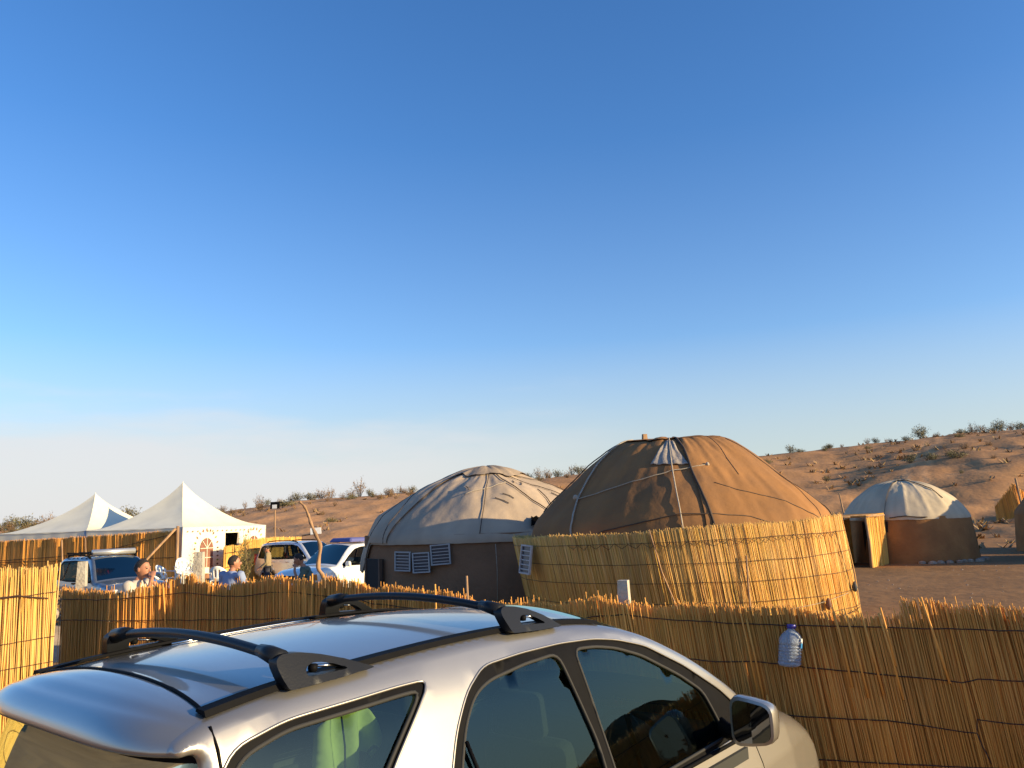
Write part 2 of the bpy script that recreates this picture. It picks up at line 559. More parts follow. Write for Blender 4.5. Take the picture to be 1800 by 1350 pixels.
def patch(B, line=None):
    """broad weathering: whole handfuls of stalks are greyer or darker than their neighbours"""
    return np.array([[1 + .16 * noise.noise(Vector((b[0] * 1.7, b[1] * 1.7, 3))) + .12 * noise.noise(Vector((b[0] * 7, b[1] * 7, 1)))] for b in B])

class Line:
    """a fence line in plan"""
    def __init__(s, pts):
        s.P = [np.array(p, float) for p in pts]
        s.c = np.concatenate([[0], np.cumsum([np.hypot(*(b - a)) for a, b in zip(s.P, s.P[1:])])])
        s.len = s.c[-1]
    def at(s, t):
        return np.array([np.interp(t, s.c, [p[0] for p in s.P]), np.interp(t, s.c, [p[1] for p in s.P])])
    def nrm(s, t):
        a = s.at(max(0, t - .12)); b = s.at(min(s.len, t + .12)); d = b - a; d /= np.hypot(*d)
        n = np.array([d[1], -d[0]])
        return n, d

def reed_fence(root, line, top, spacing, rad, lean=None, gap_end=None, m='reed', n=5, seg=2, layers=2, wob=.012, ground=None, tone_lo=.62, front_frac=.12, mat_every=None, back=True, lift=.0):
    """root gets parts: backing_mat, reed_panel (stuff) per mat width"""
    L_ = line.len
    mats = [(0, L_)] if not mat_every else [(a, min(L_, a + mat_every)) for a in np.arange(0, L_ - .3, mat_every)]
    if mat_every: mats[-1] = (mats[-1][0], L_)
    for a, b in mats:
        B = []; T = []; R = []
        for ly in range(layers):
            k = int((b - a) / spacing)
            for i in range(k):
                t = a + (b - a) * (i + RNG.uniform(0, .9)) / k
                p = line.at(t); nn, dd = line.nrm(t)
                off = (.004 + .007 * RNG.random()) if ly == 0 else -.004 - .006 * RNG.random()
                if RNG.random() < front_frac: off += .02 * RNG.random()
                off += wob * noise.noise(Vector((t * 2.1, .3, 0))) * 2
                h = interp(top, t) + RNG.normal(0, .012) + (RNG.uniform(0, .05) if RNG.random() < .06 else 0) - (RNG.uniform(0, .07) if RNG.random() < .12 else 0)
                h += .02 * noise.noise(Vector((t * 6, 1.7, 0)))
                g = (ground(p[0], p[1]) if ground else 0.0) + lift
                ln = (lean(t) if lean else 0) + RNG.normal(0, .008) + (RNG.normal(0, .06) if RNG.random() < .05 else 0)
                sh = ln * (h - g)
                q = p + nn * off
                b0 = np.array([q[0], q[1], g - .03])
                # lean is about the middle wire height
                qb = q + dd * (ln * .9); qt = q - dd * (sh - ln * .9)
                B.append((qb[0], qb[1], g - .03)); T.append((qt[0] + nn[0] * RNG.normal(0, .01), qt[1] + nn[1] * RNG.normal(0, .01), h))
                R.append(rad * RNG.uniform(.65, 1.25))
        reeds(B, T, R, patch(B, line) * tones(len(B), max(tone_lo, .84), 1.04, .05 if tone_lo < .8 else .02), 'reed_panel', M[m], root, n, seg)
        if back:
            ts = np.arange(a, b + .001, .12)
            V = []; Fc = []
            for t in ts:
                p = line.at(min(t, L_)); nn, dd = line.nrm(min(t, L_)); q = p - nn * .012 + nn * wob * noise.noise(Vector((t * 2.1, .3, 0))) * 2
                q2 = q - nn * .006
                h = interp(top, t) - .05
                g = (ground(p[0], p[1]) if ground else 0.0) + lift
                V += [(q[0], q[1], g - .02), (q[0], q[1], h), (q2[0], q2[1], h), (q2[0], q2[1], g - .02)]
            for i in range(len(ts) - 1):
                k = i * 4
                Fc += [(k, k + 4, k + 5, k + 1), (k + 1, k + 5, k + 6, k + 2), (k + 2, k + 6, k + 7, k + 3)]
            mesh('backing_mat', V, Fc, M['reed_mat'], root)

def wire_on(root, line, pts, r=.0035, off=.045, jit=.006, m='wire', name='wire'):
    """pts: (t, z) list on the fence line"""
    P = []
    for i, (a, b) in enumerate(zip(pts, pts[1:])):
        k = max(2, int(abs(b[0] - a[0]) / .06))
        for j in range(k):
            w = j / k
            t = a[0] + (b[0] - a[0]) * w; z = a[1] + (b[1] - a[1]) * w
            p = line.at(t); nn, dd = line.nrm(t)
            q = p + nn * (off + .01 * noise.noise(Vector((t * 5, z * 3, 0))))
            P.append((q[0], q[1], z + jit * noise.noise(Vector((t * 9, z * 5, 4)))))
    p = line.at(pts[-1][0]); nn, dd = line.nrm(pts[-1][0]); q = p + nn * off
    P.append((q[0], q[1], pts[-1][1]))
    return MB().tube(P, r, 5).obj(name, M[m], root, smooth=True)

def post(root, x, y, z0, z1, w, m='concrete', name='post', rz=0.0, lean=(0, 0)):
    b = MB(); k = 5
    V = []
    for i in range(k + 1):
        z = z0 + (z1 - z0) * i / k; s = w / 2 * (1 + .03 * sin(i * 2.3))
        if i == k: s *= .82
        for sx, sy in ((-1, -1), (1, -1), (1, 1), (-1, 1)):
            v = Matrix.Rotation(rz, 3, 'Z') @ Vector((sx * s, sy * s, 0))
            V.append((x + v.x + lean[0] * (z - z0), y + v.y + lean[1] * (z - z0), z + .006 * sin(sx * 3 + i)))
    Fc = [tuple(range(4))[::-1], tuple(range(4 * k, 4 * k + 4))]
    for i in range(k):
        for j in range(4):
            Fc.append((i * 4 + j, i * 4 + (j + 1) % 4, (i + 1) * 4 + (j + 1) % 4, (i + 1) * 4 + j))
    b.add(V, Fc)
    return b.obj(name, M[m], root)

# --- near fence across the picture behind the silver car
NEAR = Line([(-4.22, 7.48), (-3.6, 7.1), (-2.9, 7.02), (-1.5, 6.5), (0, 5.75), (3.3, 4.15), (5.5, 3.2), (7.5, 2.3)])
NTOP = [(0.07, 1.58), (0.44, 1.57), (0.76, 1.56), (0.84, 1.55), (1.04, 1.6), (1.19, 1.62), (1.45, 1.68), (1.54, 1.69), (1.59, 1.64), (1.88, 1.61), (2.12, 1.63), (2.32, 1.67), (2.48, 1.67), (2.57, 1.65), (2.85, 1.62), (2.95, 1.65), (3.24, 1.62), (3.35, 1.58), (3.52, 1.6), (3.76, 1.56), (4.2, 1.53), (4.25, 1.47), (4.69, 1.48), (4.86, 1.47), (5.05, 1.49), (5.23, 1.53), (5.48, 1.51), (5.67, 1.47), (5.94, 1.5), (6.18, 1.48), (6.47, 1.5), (6.82, 1.44), (7.02, 1.43), (7.10, 1.44), (7.13, 1.53), (7.37, 1.51), (7.64, 1.5), (12, 1.5)]
nf = empty('reed_fence', (0, 0, 0), 0, 'long brown reed fence in shade behind the silver car, its ragged tops lit', 'fence')
reed_fence(nf, NEAR, NTOP, .0046, .0039, m='reed_orange', lean=lambda t: (.02 if t < 4.4 else interp([(4.5, .02), (5.3, .12), (6.5, .13), (9, .10)], t)), mat_every=2.05, wob=.03, front_frac=.08, tone_lo=.93)
for w in ([(0.03, 1.5), (0.6, 1.5), (1.2, 1.53), (1.47, 1.55), (1.88, 1.52), (2.08, 1.52), (2.35, 1.55), (2.63, 1.55), (2.9, 1.52), (3.13, 1.52), (3.35, 1.47), (4.2, 1.41), (5.04, 1.39), (5.24, 1.42), (5.38, 1.43), (5.58, 1.41), (6.12, 1.39), (6.44, 1.39), (6.71, 1.39), (7.63, 1.39), (9, 1.38)],
          [(0.03, 1.31), (0.56, 1.33), (1.47, 1.32), (1.89, 1.33), (2.35, 1.34), (2.62, 1.35), (3.01, 1.32), (4.2, 1.26), (5.2, 1.19), (5.7, 1.17), (5.96, 1.16), (6.24, 1.17), (6.5, 1.15), (6.93, 1.13), (7.3, 1.11), (7.38, 1.13), (9, 1.14)],
          [(0.03, .9), (3, .95), (5.9, .88), (6.41, .87), (6.9, .88), (7.34, .85), (7.35, .92), (7.57, .91), (9, .92)],
          [(7.34, .85), (7.36, .78), (7.39, .70)],
          [(0.03, .6), (4, .62), (6.55, .64), (7.05, .66), (7.54, .68), (9, .66)]):
    wire_on(nf, NEAR, w)
post(nf, -4.10, 7.52, 0, 1.82, .085, rz=.2, lean=(.01, 0))
post(nf, -2.83, 7.12, 0, 1.88, .09, rz=.1)
post(nf, .71, 5.50, 0, 1.635, .085, rz=-.35)
# thick stalks that stand proud of the fence
for t, z0, z1, ln in ((4.23, .3, 1.68, -.02), (2.75, .9, 1.70, .02), (5.42, 1.05, 1.5, -.09), (5.47, 1.1, 1.5, -.16), (6.20, 1.0, 1.50, -.13), (6.235, .95, 1.42, -.13), (6.30, .62, .98, -.12), (3.93, 1.2, 1.62, .0), (1.3, 1.1, 1.63, -.1), (7.24, 1.1, 1.56, -.2), (4.62, 1.15, 1.53, .04), (3.22, .9, 1.66, .0), (2.68, 1.1, 1.69, .01), (6.82, 1.0, 1.49, -.16), (6.9, 1.02, 1.47, -.16), (7.0, 1.0, 1.47, -.17), (6.74, 1.05, 1.5, -.14), (6.98, 1.18, 1.5, -.15), (5.9, .8, 1.1, -.1)):
    p = NEAR.at(t); nn, dd = NEAR.nrm(t)
    q0 = p + nn * .045 - dd * ln * 0; q1 = p + nn * .05 + dd * ln * (z1 - z0)
    stake = abs(t - 4.23) < .001
    o = MB().tube([(q0[0] - dd[0] * ln * .0, q0[1], z0), ((q0[0] + q1[0]) / 2 + .003, (q0[1] + q1[1]) / 2, (z0 + z1) / 2), (q1[0], q1[1], z1)], .009 if stake else .0062, 7).obj('stake' if stake else 'reed_stalk', M['wood'] if stake else M['reed_orange'], nf, smooth=True)
    a = o.data.color_attributes.new('tone', 'FLOAT_COLOR', 'POINT'); a.data.foreach_set('color', [1.1] * (4 * len(o.data.vertices)))

# --- left fence panel in full sun
LP = Line([(-6.68, 4.7), (-5.28, 5.75), (-3.90, 6.8)])
lf = empty('reed_fence', (0, 0, 0), 0, 'sunlit bright yellow reed fence panel at the left edge, tied with thin wire', 'fence')
reed_fence(lf, LP, [(0, 1.79), (2, 1.80), (3.0, 1.81), (3.4, 1.815), (3.5, 1.84)], .0060, .0050, wob=.02, lean=lambda t: .02)
for z in (1.58, 1.22, 1.02, .74, .5):
    wire_on(lf, LP, [(0, z - .05), (1.5, z), (2.6, z - .03), (LP.len, z + .03)], r=.003)
wire_on(lf, LP, [(2.75, 1.66), (2.8, 1.2), (2.76, .9), (2.86, .7), (2.8, .4)], r=.006, off=.05, jit=.02)
zz = [(1.6 + .055 * i, .50 + (.035 if i % 2 else 0)) for i in range(32)]
wire_on(lf, LP, zz, r=.0022)
wire_on(lf, LP, [(2.6, 1.62), (2.9, 1.58), (3.2, 1.60), (3.42, 1.56)], r=.006)

# the plan line of the tents: front corner, along the front wall, along the long side
TC = np.array([-13.6, 32.4]); TU = np.array([.26, .966]); TV = np.array([-.966, .26])
def tl(u, v, z=0): 
    p = TC + TU * u + TV * v
    return (p[0], p[1], z)
G = -.4
def far_ground(x, y): return terrain(x, y)
# --- long reed fence before the tents
FL = Line([tl(-.12, 26)[:2], tl(-.12, 18)[:2], tl(-.12, 9)[:2], tl(-.12, .1)[:2]])
tf = empty('reed_fence', (0, 0, 0), 0, 'long orange-brown reed fence standing along the side of the white tents', 'fence')
reed_fence(tf, FL, [(0, 1.6), (6, 1.72), (12, 1.85), (20, 1.98), (25.5, 2.12), (26, 2.15)], .014, .0105, m='reed_orange', n=5, seg=1, layers=1, wob=.05, ground=far_ground, tone_lo=.9)
for t, z in ((20.2, 1.9), (21.4, 1.95), (11.5, 1.75)):
    p = FL.at(t)
    MB().tube([(p[0] + .4, p[1] - .35, G), (p[0] + .1, p[1] - .12, z * .5), (p[0], p[1] - .1, z)], [.045, .035, .03], 7).obj('post', M['wood'], tf, smooth=True)
p = FL.at(25.8); p2 = FL.at(24.4)
MB().tube([(p[0] + .05, p[1] - .15, 2.2), (p2[0] + .2, p2[1] - .6, .9), (p2[0] - .2, p2[1] - 1.0, -.1)], .05, 7).obj('brace_pole', M['wood'], tf, smooth=True)
MB().tube([(p[0] + .12, p[1] - .08, -.4), (p[0] + .1, p[1] - .08, 2.3)], .06, 7).obj('corner_post', M['wood'], tf, smooth=True)
wire_on(tf, FL, [(17, 1.1), (20, 1.2), (23, 1.5), (25.8, 2.0)], r=.012, off=.08)
wire_on(tf, FL, [(0, 1.0), (10, 1.0), (25.8, 1.05)], r=.012, off=.08)

# --- yellow screen in front of the tent door
YL = Line([(-12.45, 33.9), (-11.7, 36.9), (-10.9, 40.2)])
ys = empty('reed_screen', (0, 0, 0), 0, 'bright yellow reed screen standing in front of the tent doorway, behind the standing man', 'fence')
reed_fence(ys, YL, [(0, 1.40), (1.4, 1.42), (1.45, 1.62), (4, 1.66), (7, 1.60)], .015, .011, m='reed_far', n=5, seg=1, layers=1, wob=.06, ground=far_ground, tone_lo=.9)
for z in (1.2, .6):
    wire_on(ys, YL, [(0, z - .1), (3, z), (6.3, z + .05)], r=.012, off=.08)
# ------------------------------------------------------------------ yurts
class Yurt:
    def __init__(s, root, cx, cy, gz, prof, ribs=0, rib_amp=.03, nz=.035, face=-101.0, seed=0, eave_drop=None):
        s.root = root; s.c = (cx, cy); s.gz = gz; s.ribs = ribs; s.ra = rib_amp; s.nz = nz; s.face = radians(face); s.seed = seed; s.drop = eave_drop
        P = smooth_path([(r, 0, z) for r, z in prof], 6)
        s.pr = [(p.x, p.z) for p in P]
        d = [0]
        for a, b in zip(s.pr, s.pr[1:]): d.append(d[-1] + hypot(b[0] - a[0], b[1] - a[1]))
        s.d = [v / d[-1] for v in d]
    def P(s, phi, t, off=0.0):
        """phi: degrees to the right of the side that faces the lens, t 0 at the eave 1 at the top"""
        a = s.face + radians(phi)
        r = np.interp(t, s.d, [p[0] for p in s.pr]); z = np.interp(t, s.d, [p[1] for p in s.pr])
        n3 = noise.noise(Vector((cos(a) * 13 + s.seed, sin(a) * 13, t * 11)))
        w = min(1, t * 6) * min(1, (1 - t) * 4)
        n1 = noise.noise(Vector((cos(a) * 1.6 + s.seed, sin(a) * 1.6, t * 2.2)))
        n2 = noise.noise(Vector((cos(a) * 5 + s.seed, sin(a) * 5, t * 3.5)))
        dz = s.nz * (n1 * 1.6 + n2 * .6) * (.3 + w) + .014 * n3
        if s.ribs:
            k = abs(sin(s.ribs * a / 2 + s.seed))
            dz -= s.ra * (1 - (1 - k) ** 2.0) * (.25 + w) * 1.0
        r2 = r + dz * .6 + off * .6; z2 = z + dz * .8 + off * .8
        if s.drop:
            z2 += s.drop(phi) * max(0, 1 - t * 5)
        return Vector((s.c[0] + r2 * cos(a), s.c[1] + r2 * sin(a), s.gz + z2))
    def surf(s, name, m, t0, t1, p0=-180, p1=180, na=220, nt=40, off=0.0, edge=None, thick=.02, tonef=None):
        V = []; T = []; Fc = []
        closed = abs(p1 - p0) >= 360
        cols = na if closed else na + 1
        for i in range(nt + 1):
            for j in range(cols):
                phi = p0 + (p1 - p0) * j / na
                ta = t0 + (edge(phi) if edge else 0)
                t = ta + (t1 - ta) * i / nt
                v = s.P(phi, t, off)
                V.append(v)
                a = radians(phi)
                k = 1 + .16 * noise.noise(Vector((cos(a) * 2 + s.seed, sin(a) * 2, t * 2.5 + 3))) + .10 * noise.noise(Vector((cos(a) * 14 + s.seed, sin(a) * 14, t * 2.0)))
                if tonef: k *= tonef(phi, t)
                T.append((k, k * .995, k * .98, 1))
        for i in range(nt):
            for j in range(na):
                a = i * cols + j; b = i * cols + (j + 1) % cols if closed else i * cols + j + 1
                c = b + cols; d = a + cols
                Fc.append((a, b, c, d))
        o = fast_mesh(name, V, Fc, M[m], s.root, True, tone=T)
        return o
    def rope(s, pts, r=.012, m='rope', off=.03, name='rope', sag=0.0, n=6):
        """pts (phi, t)"""
        Q = []
        for (a, b) in zip(pts, pts[1:]):
            for j in range(9):
                w = j / 9
                Q.append(s.P(a[0] + (b[0] - a[0]) * w, a[1] + (b[1] - a[1]) * w, off))
        Q.append(s.P(*pts[-1], off))
        return MB().tube(Q, r, n).obj(name, M[m], s.root, smooth=True)
    def flap(s, pts, m, name, off=.035, wr=.02, res=9):
        """four corner patch (phi,t) bl br tr tl draped on the roof"""
        V = []; Fc = []
        for i in range(res + 1):
            for j in range(res + 1):
                u, v = j / res, i / res
                phi = (pts[0][0] * (1 - u) + pts[1][0] * u) * (1 - v) + (pts[3][0] * (1 - u) + pts[2][0] * u) * v
                t = (pts[0][1] * (1 - u) + pts[1][1] * u) * (1 - v) + (pts[3][1] * (1 - u) + pts[2][1] * u) * v
                V.append(s.P(phi, t, off + wr * noise.noise(Vector((u * 9 + s.seed, v * 3, 1))) + wr * .6 * sin(u * 21 + v * 3)))
        for i in range(res):
            for j in range(res):
                a = i * (res + 1) + j
                Fc.append((a, a + 1, a + res + 2, a + res + 1))
        o = mesh(name, V, Fc, M[m], s.root, True)
        md = o.modifiers.new('thick', 'SOLIDIFY'); md.thickness = .012
        return o

def wall(root, cx, cy, gz, prof, m, name='wall', n=96, wob=.03, gap=None):
    V = []; Fc = []
    for r, z in prof:
        for j in range(n):
            a = 2 * pi * j / n
            q = r + wob * noise.noise(Vector((cos(a) * 3, sin(a) * 3, z * .8)))
            V.append((cx + q * cos(a), cy + q * sin(a), gz + z))
    for i in range(len(prof) - 1):
        for j in range(n):
            if gap and gap(math.degrees(2 * pi * (j + .5) / n), (prof[i][1] + prof[i + 1][1]) / 2): continue
            Fc.append((i * n + j, i * n + (j + 1) % n, (i + 1) * n + (j + 1) % n, (i + 1) * n + j))
    return mesh(name, V, Fc, M[m], root, True)

def vent(root, x, y, z, w, h, ang, tilt=0.0, lean=0.0, n=6):
    """louvred vent: frame part and its slats; ang = direction it faces"""
    R = Matrix.Translation((x, y, z)) @ Matrix.Rotation(ang + pi / 2, 4, 'Z') @ Matrix.Rotation(lean, 4, 'X') @ Matrix.Rotation(tilt, 4, 'Y')
    b = MB(); f = .028
    for c, d in (((-w / 2, 0, 0), (f, .035, h + f)), ((w / 2, 0, 0), (f, .035, h + f)), ((0, -.002, h / 2), (w - f, .035, f)), ((0, -.002, -h / 2), (w - f, .035, f))):
        k = MB().box(c, d); b.add([R @ Vector(v) for v in k.V], k.F)
    fr = b.obj('vent_frame', M['louver'], root)
    k = MB().box((0, .016, 0), (w - f, .008, h - f)); MB().add([R @ Vector(v) for v in k.V], k.F).obj('vent_back', M['louver_dark'], fr)
    for i in range(n):
        zz = -h / 2 + h * (i + .5) / n + h / n * .35
        if i == n - 1: continue
        k = MB().box((0, -.004, 0), (w - f, .012, .017))
        MB().add([R @ (Vector(v) + Vector((0, 0, zz))) for v in k.V], k.F).obj('slat', M['louver'], fr)
    return fr

# --- big brown yurt
BY = (3.04, 15.18)
by = empty('yurt', (0, 0, 0), 0, 'big brown canvas yurt with a tall yellow reed screen round its wall, the nearest yurt', 'yurt')
Y1 = Yurt(by, BY[0], BY[1], 0, [(2.76, 1.50), (2.77, 1.79), (2.66, 2.06), (2.35, 2.38), (1.98, 2.68), (1.60, 3.00), (1.22, 3.28), (.94, 3.42), (.65, 3.455), (.35, 3.47), (0.001, 3.47)], ribs=34, rib_amp=.006, nz=.04, seed=1.3)
Y1.surf('roof_canvas', 'canvas_brown', 0, .80, na=260, nt=44, tonef=lambda p, t: (1.0 - .0))
Y1.surf('crown_canvas', 'canvas_brown', .745, 1.0, na=120, nt=16, off=.035, edge=lambda p: .012 * sin(radians(p) * 5) + .01 * sin(radians(p) * 11 + 1))
Y1.surf('overlap_panel', 'canvas_brown', 0.0, .93, p0=9, p1=72, na=60, nt=40, off=.028, edge=lambda p: 0, tonef=lambda p, t: 1.04)
wall(by, BY[0], BY[1], 0, [(2.72, 0), (2.74, .9), (2.72, 1.75)], 'felt_brown')
Y1.rope([(-66, .80), (-60, .60), (-49, .32), (-41, .15), (-38, .0)], .016, 'rope')
Y1.rope([(-48, .29), (-20, .38), (0, .44), (18, .47)], .009, 'rope')
Y1.rope([(-3, .86), (-1, .5), (2, .0)], .012, 'rope')
Y1.rope([(3, .90), (8.6, .62), (8.8, .45), (12, .0)], .022, 'rope_dark', off=.03)
Y1.rope([(-42, .0), (-25, .09), (0, .145), (25, .14), (40, .08), (52, .0)], .009, 'rope_dark')
Y1.rope([(17, .34), (40, .24), (58, .10), (66, 0)], .009, 'rope_dark')
Y1.rope([(58, .70), (66, .45), (68, .3), (78, .1), (84, 0)], .011, 'rope_dark')
Y1.rope([(45, .86), (33, .52), (32, .40)], .006, 'rope_dark')
Y1.rope([(66, .45), (60, .2), (57, .0)], .007, 'rope_dark')
Y1.rope([(-72, .86), (-84, .5), (-92, .2)], .012, 'rope_dark')
Y1.flap([(-13, .50), (8, .485), (2, .70), (-5, .72)], 'rag_white', 'cloth_patch', off=.03, wr=.016, res=16)
k1 = Y1.P(-49, .295, .05)
MB().lathe([(0, -.05), (.04, -.03), (.05, 0), (.035, .04), (0, .055)], 8, Matrix.Translation(k1)).obj('rope_knot', M['rope'], by, smooth=True)
k2 = Y1.P(18, .47, .04)
MB().lathe([(0, -.03), (.03, -.02), (.035, 0), (.02, .03), (0, .04)], 8, Matrix.Translation(k2)).obj('rope_knot', M['rope'], by, smooth=True)
k3 = Y1.P(-82, .87, .03)
MB().box((k3.x, k3.y, k3.z + .05), (.10, .08, .17), .3, taper=.8).obj('roof_peg', M['wood'], by)
# reed screen: leans a little to the left
NS = 1400
def skirt(phi_deg, z):
    a = radians(-101 + phi_deg)
    w = z / 1.85
    cx = 3.19 + (2.905 - 3.19) * w; cy = 15.13
    r = 2.88 + .105 * w + .012 * sin(a * 9) + .02 * noise.noise(Vector((a * 3, 0, 1)))
    return cx, cy, r, a
def skirt_top(p): return 1.84 + .11 * sin(radians(p)) + .015 * sin(radians(p) * 7)
B = []; T = []; R = []
for ly in range(2):
    for i in range(NS * 2):
        p = -180 + 360 * (i + RNG.uniform(0, .8)) / (NS * 2)
        if abs(p) > 125 and (i % 2): continue
        zt = skirt_top(p) + RNG.normal(0, .014) + (RNG.uniform(0, .04) if RNG.random() < .05 else 0)
        o = (.003 + .009 * RNG.random() if ly == 0 else -.008) + (.02 if RNG.random() < .06 else 0)
        cx, cy, r, a = skirt(p, 0); a0 = a + RNG.normal(0, .002)
        b = (cx + (r + o) * cos(a0), cy + (r + o) * sin(a0), -.03)
        cx, cy, r, a = skirt(p, zt); a1 = a + RNG.normal(0, .004)
        t = (cx + (r + o) * cos(a1), cy + (r + o) * sin(a1), zt)
        B.append(b); T.append(t); R.append(.0056 * RNG.uniform(.7, 1.25))
reeds(B, T, R, patch(B) * tones(len(B), .90, 1.05), 'reed_screen', M['reed'], by, n=5, seg=2, bend=.009)
V = []; Fc = []
for j in range(181):
    p = -180 + 2 * j
    for z in (-.02, skirt_top(p) - .04):
        cx, cy, r, a = skirt(p, max(z, 0)); V.append((cx + (r - .02) * cos(a), cy + (r - .02) * sin(a), z))
for j in range(180): Fc.append((2 * j, 2 * j + 2, 2 * j + 3, 2 * j + 1))
mesh('backing_mat', V, Fc, M['reed_mat'], by, True)
def skirt_wire(pts, r=.004, off=.05, name='wire', m='wire', wob=.012):
    Q = []
    for (a, b) in zip(pts, pts[1:]):
        k = max(2, int(abs(b[0] - a[0]) / 2))
        for j in range(k):
            p = a[0] + (b[0] - a[0]) * j / k; z = a[1] + (b[1] - a[1]) * j / k
            cx, cy, rr, an = skirt(p, z)
            o = off + .008 * noise.noise(Vector((p * .2, z * 4, 2)))
            Q.append((cx + (rr + o) * cos(an), cy + (rr + o) * sin(an), z + wob * noise.noise(Vector((p * .08, z * 4, 5)))))
    cx, cy, rr, an = skirt(*pts[-1]); Q.append((cx + (rr + off) * cos(an), cy + (rr + off) * sin(an), pts[-1][1]))
    return MB().tube(Q, r, 5).obj(name, M[m], by, smooth=True)
for z in (1.34, 1.04, .72, .44):
    skirt_wire([(p, z + .02 * sin(p * .03 + z * 3) + .04 * sin(radians(p))) for p in range(-110, 111, 10)])
skirt_wire([(p, 1.66 + .05 * sin(radians(p))) for p in range(-110, 111, 10)])
zz = [(-34 + 2.1 * i, 1.66 + .05 * sin(radians(-34 + 2.1 * i)) + (-.075 if i % 2 else 0) + .01 * sin(i * 1.7)) for i in range(46)]
skirt_wire(zz, .0042, .06)
zz = [(6 + 2.0 * i, .34 + (.06 if i % 2 else 0) + .05 * sin(radians(6 + 2 * i)) + .01 * sin(i * 2.3)) for i in range(32)]
skirt_wire(zz, .0042, .06)
skirt_wire([(4, .30), (40, .34), (72, .44)], .004, .055)
skirt_wire([(60, 1.72), (62, 1.2), (64, .7), (67, .35), (68, .2)], .006, .06, wob=.03)
skirt_wire([(-6, 1.85), (-5, 1.2), (-3, .7), (-4, .2)], .012, .05, 'split_stalk', 'wood')
skirt_wire([(17.0, .15), (18.5, .9), (20.0, 1.42)], .016, .07, 'leaning_stick', 'wood')
skirt_wire([(-24, .34), (0, .52), (22, .56), (60, .72)], .004, .075, 'cord', 'rope')
vent(by, .13, 13.72, 1.40, .34, .46, radians(-152), tilt=.04, lean=-.12)
for (p, z, s_, m_) in ((1.5, .47, .07, 'cloth_dark'), (46, .62, .055, 'print_dark'), (66, .80, .05, 'cloth_dark')):
    cx, cy, rr, an = skirt(p, z)
    MB().lathe([(0, -s_ * 1.9), (s_ * .7, -s_ * 1.5), (s_ * .9, -s_ * .4), (s_ * .6, s_ * .8), (s_ * .2, s_ * 1.5), (0, s_ * 1.6)], 9, Matrix.Translation((cx + (rr + .09) * cos(an), cy + (rr + .09) * sin(an), z))).obj('hanging_rag', M[m_], by, smooth=True)

# --- left grey yurt with vents
GY = (-.775, 21.0)
gy = empty('yurt', (0, 0, 0), 0, 'grey-beige canvas yurt with dark walls and louvred vents beside the white car', 'yurt')
ggz = -.1
Y2 = Yurt(gy, GY[0], GY[1], ggz, [(3.27, 1.70), (3.26, 1.80), (3.17, 1.96), (2.93, 2.22), (2.60, 2.47), (2.15, 2.77), (1.67, 3.02), (1.18, 3.22), (.99, 3.31), (.65, 3.46), (.27, 3.55), (0.001, 3.57)], ribs=26, rib_amp=.004, nz=.055, face=-88, seed=4.1, eave_drop=lambda p: (-.70 * sstep(-58, -70, p)))
Y2.surf('roof_canvas', 'canvas_grey', 0, .78, na=260, nt=44)
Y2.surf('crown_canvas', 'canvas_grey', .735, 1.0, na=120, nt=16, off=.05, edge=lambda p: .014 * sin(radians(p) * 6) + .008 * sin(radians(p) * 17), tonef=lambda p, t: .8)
Y2.surf('side_flap', 'canvas_grey', 0.0, .80, p0=-110, p1=-46, na=60, nt=34, off=.05, tonef=lambda p, t: .96)
wall(gy, GY[0], GY[1], ggz, [(3.23, -.3), (3.23, .4), (3.21, 1.0), (3.19, 1.90)], 'felt_dark', wob=.05)
Y2.rope([(-70, .80), (-62, .5), (-52, .25), (-48, .0)], .009, 'rope_dark', off=.055)
Y2.rope([(-76, .76), (-72, .5), (-66, .25), (-60, .05)], .007, 'rope_dark', off=.055)
Y2.rope([(4, .77), (0, .5), (-1, .33), (-3, .05)], .010, 'rope_dark')
Y2.rope([(14, .79), (17, .62), (24, .42), (30, .28), (36, .1)], .013, 'rope_dark')
Y2.rope([(-14, .40), (3, .50), (17, .56)], .009, 'rope')
Y2.rope([(30, .80), (52, .55), (64, .3)], .010, 'rope_dark')
Y2.rope([(40, .80), (70, .62), (80, .4)], .009, 'rope_dark')
Y2.rope([(45, .5), (38, .3), (36, .14)], .012, 'rope_dark')
Y2.rope([(-100, .775), (-40, .765), (-10, .775), (20, .765), (60, .775)], .018, 'rope_dark', off=.03, name='crown_hem')
Y2.flap([(18, .08), (34, .02), (30, .14), (20, .16)], 'canvas_grey', 'torn_flap', off=.08, wr=.06)
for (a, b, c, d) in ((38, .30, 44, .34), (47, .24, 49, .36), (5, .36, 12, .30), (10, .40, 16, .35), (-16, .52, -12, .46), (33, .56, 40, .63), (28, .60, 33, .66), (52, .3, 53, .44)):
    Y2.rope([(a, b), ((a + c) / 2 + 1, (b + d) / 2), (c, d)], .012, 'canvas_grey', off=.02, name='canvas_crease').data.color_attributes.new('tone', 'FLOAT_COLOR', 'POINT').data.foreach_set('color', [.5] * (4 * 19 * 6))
fa = radians(-88)
def yw(p, r=3.25):
    return (GY[0] + r * cos(fa + radians(p)), GY[1] + r * sin(fa + radians(p)))
for p, z, w, h, tl_ in ((-36.0, 1.28, .44, .41, .02), (-27.0, 1.25, .42, .42, -.04), (-18.6, 1.42, .44, .42, -.06)):
    x, y = yw(p, 3.31)
    vent(gy, x, y, ggz + z + .05, w, h, fa + radians(p), tilt=tl_)
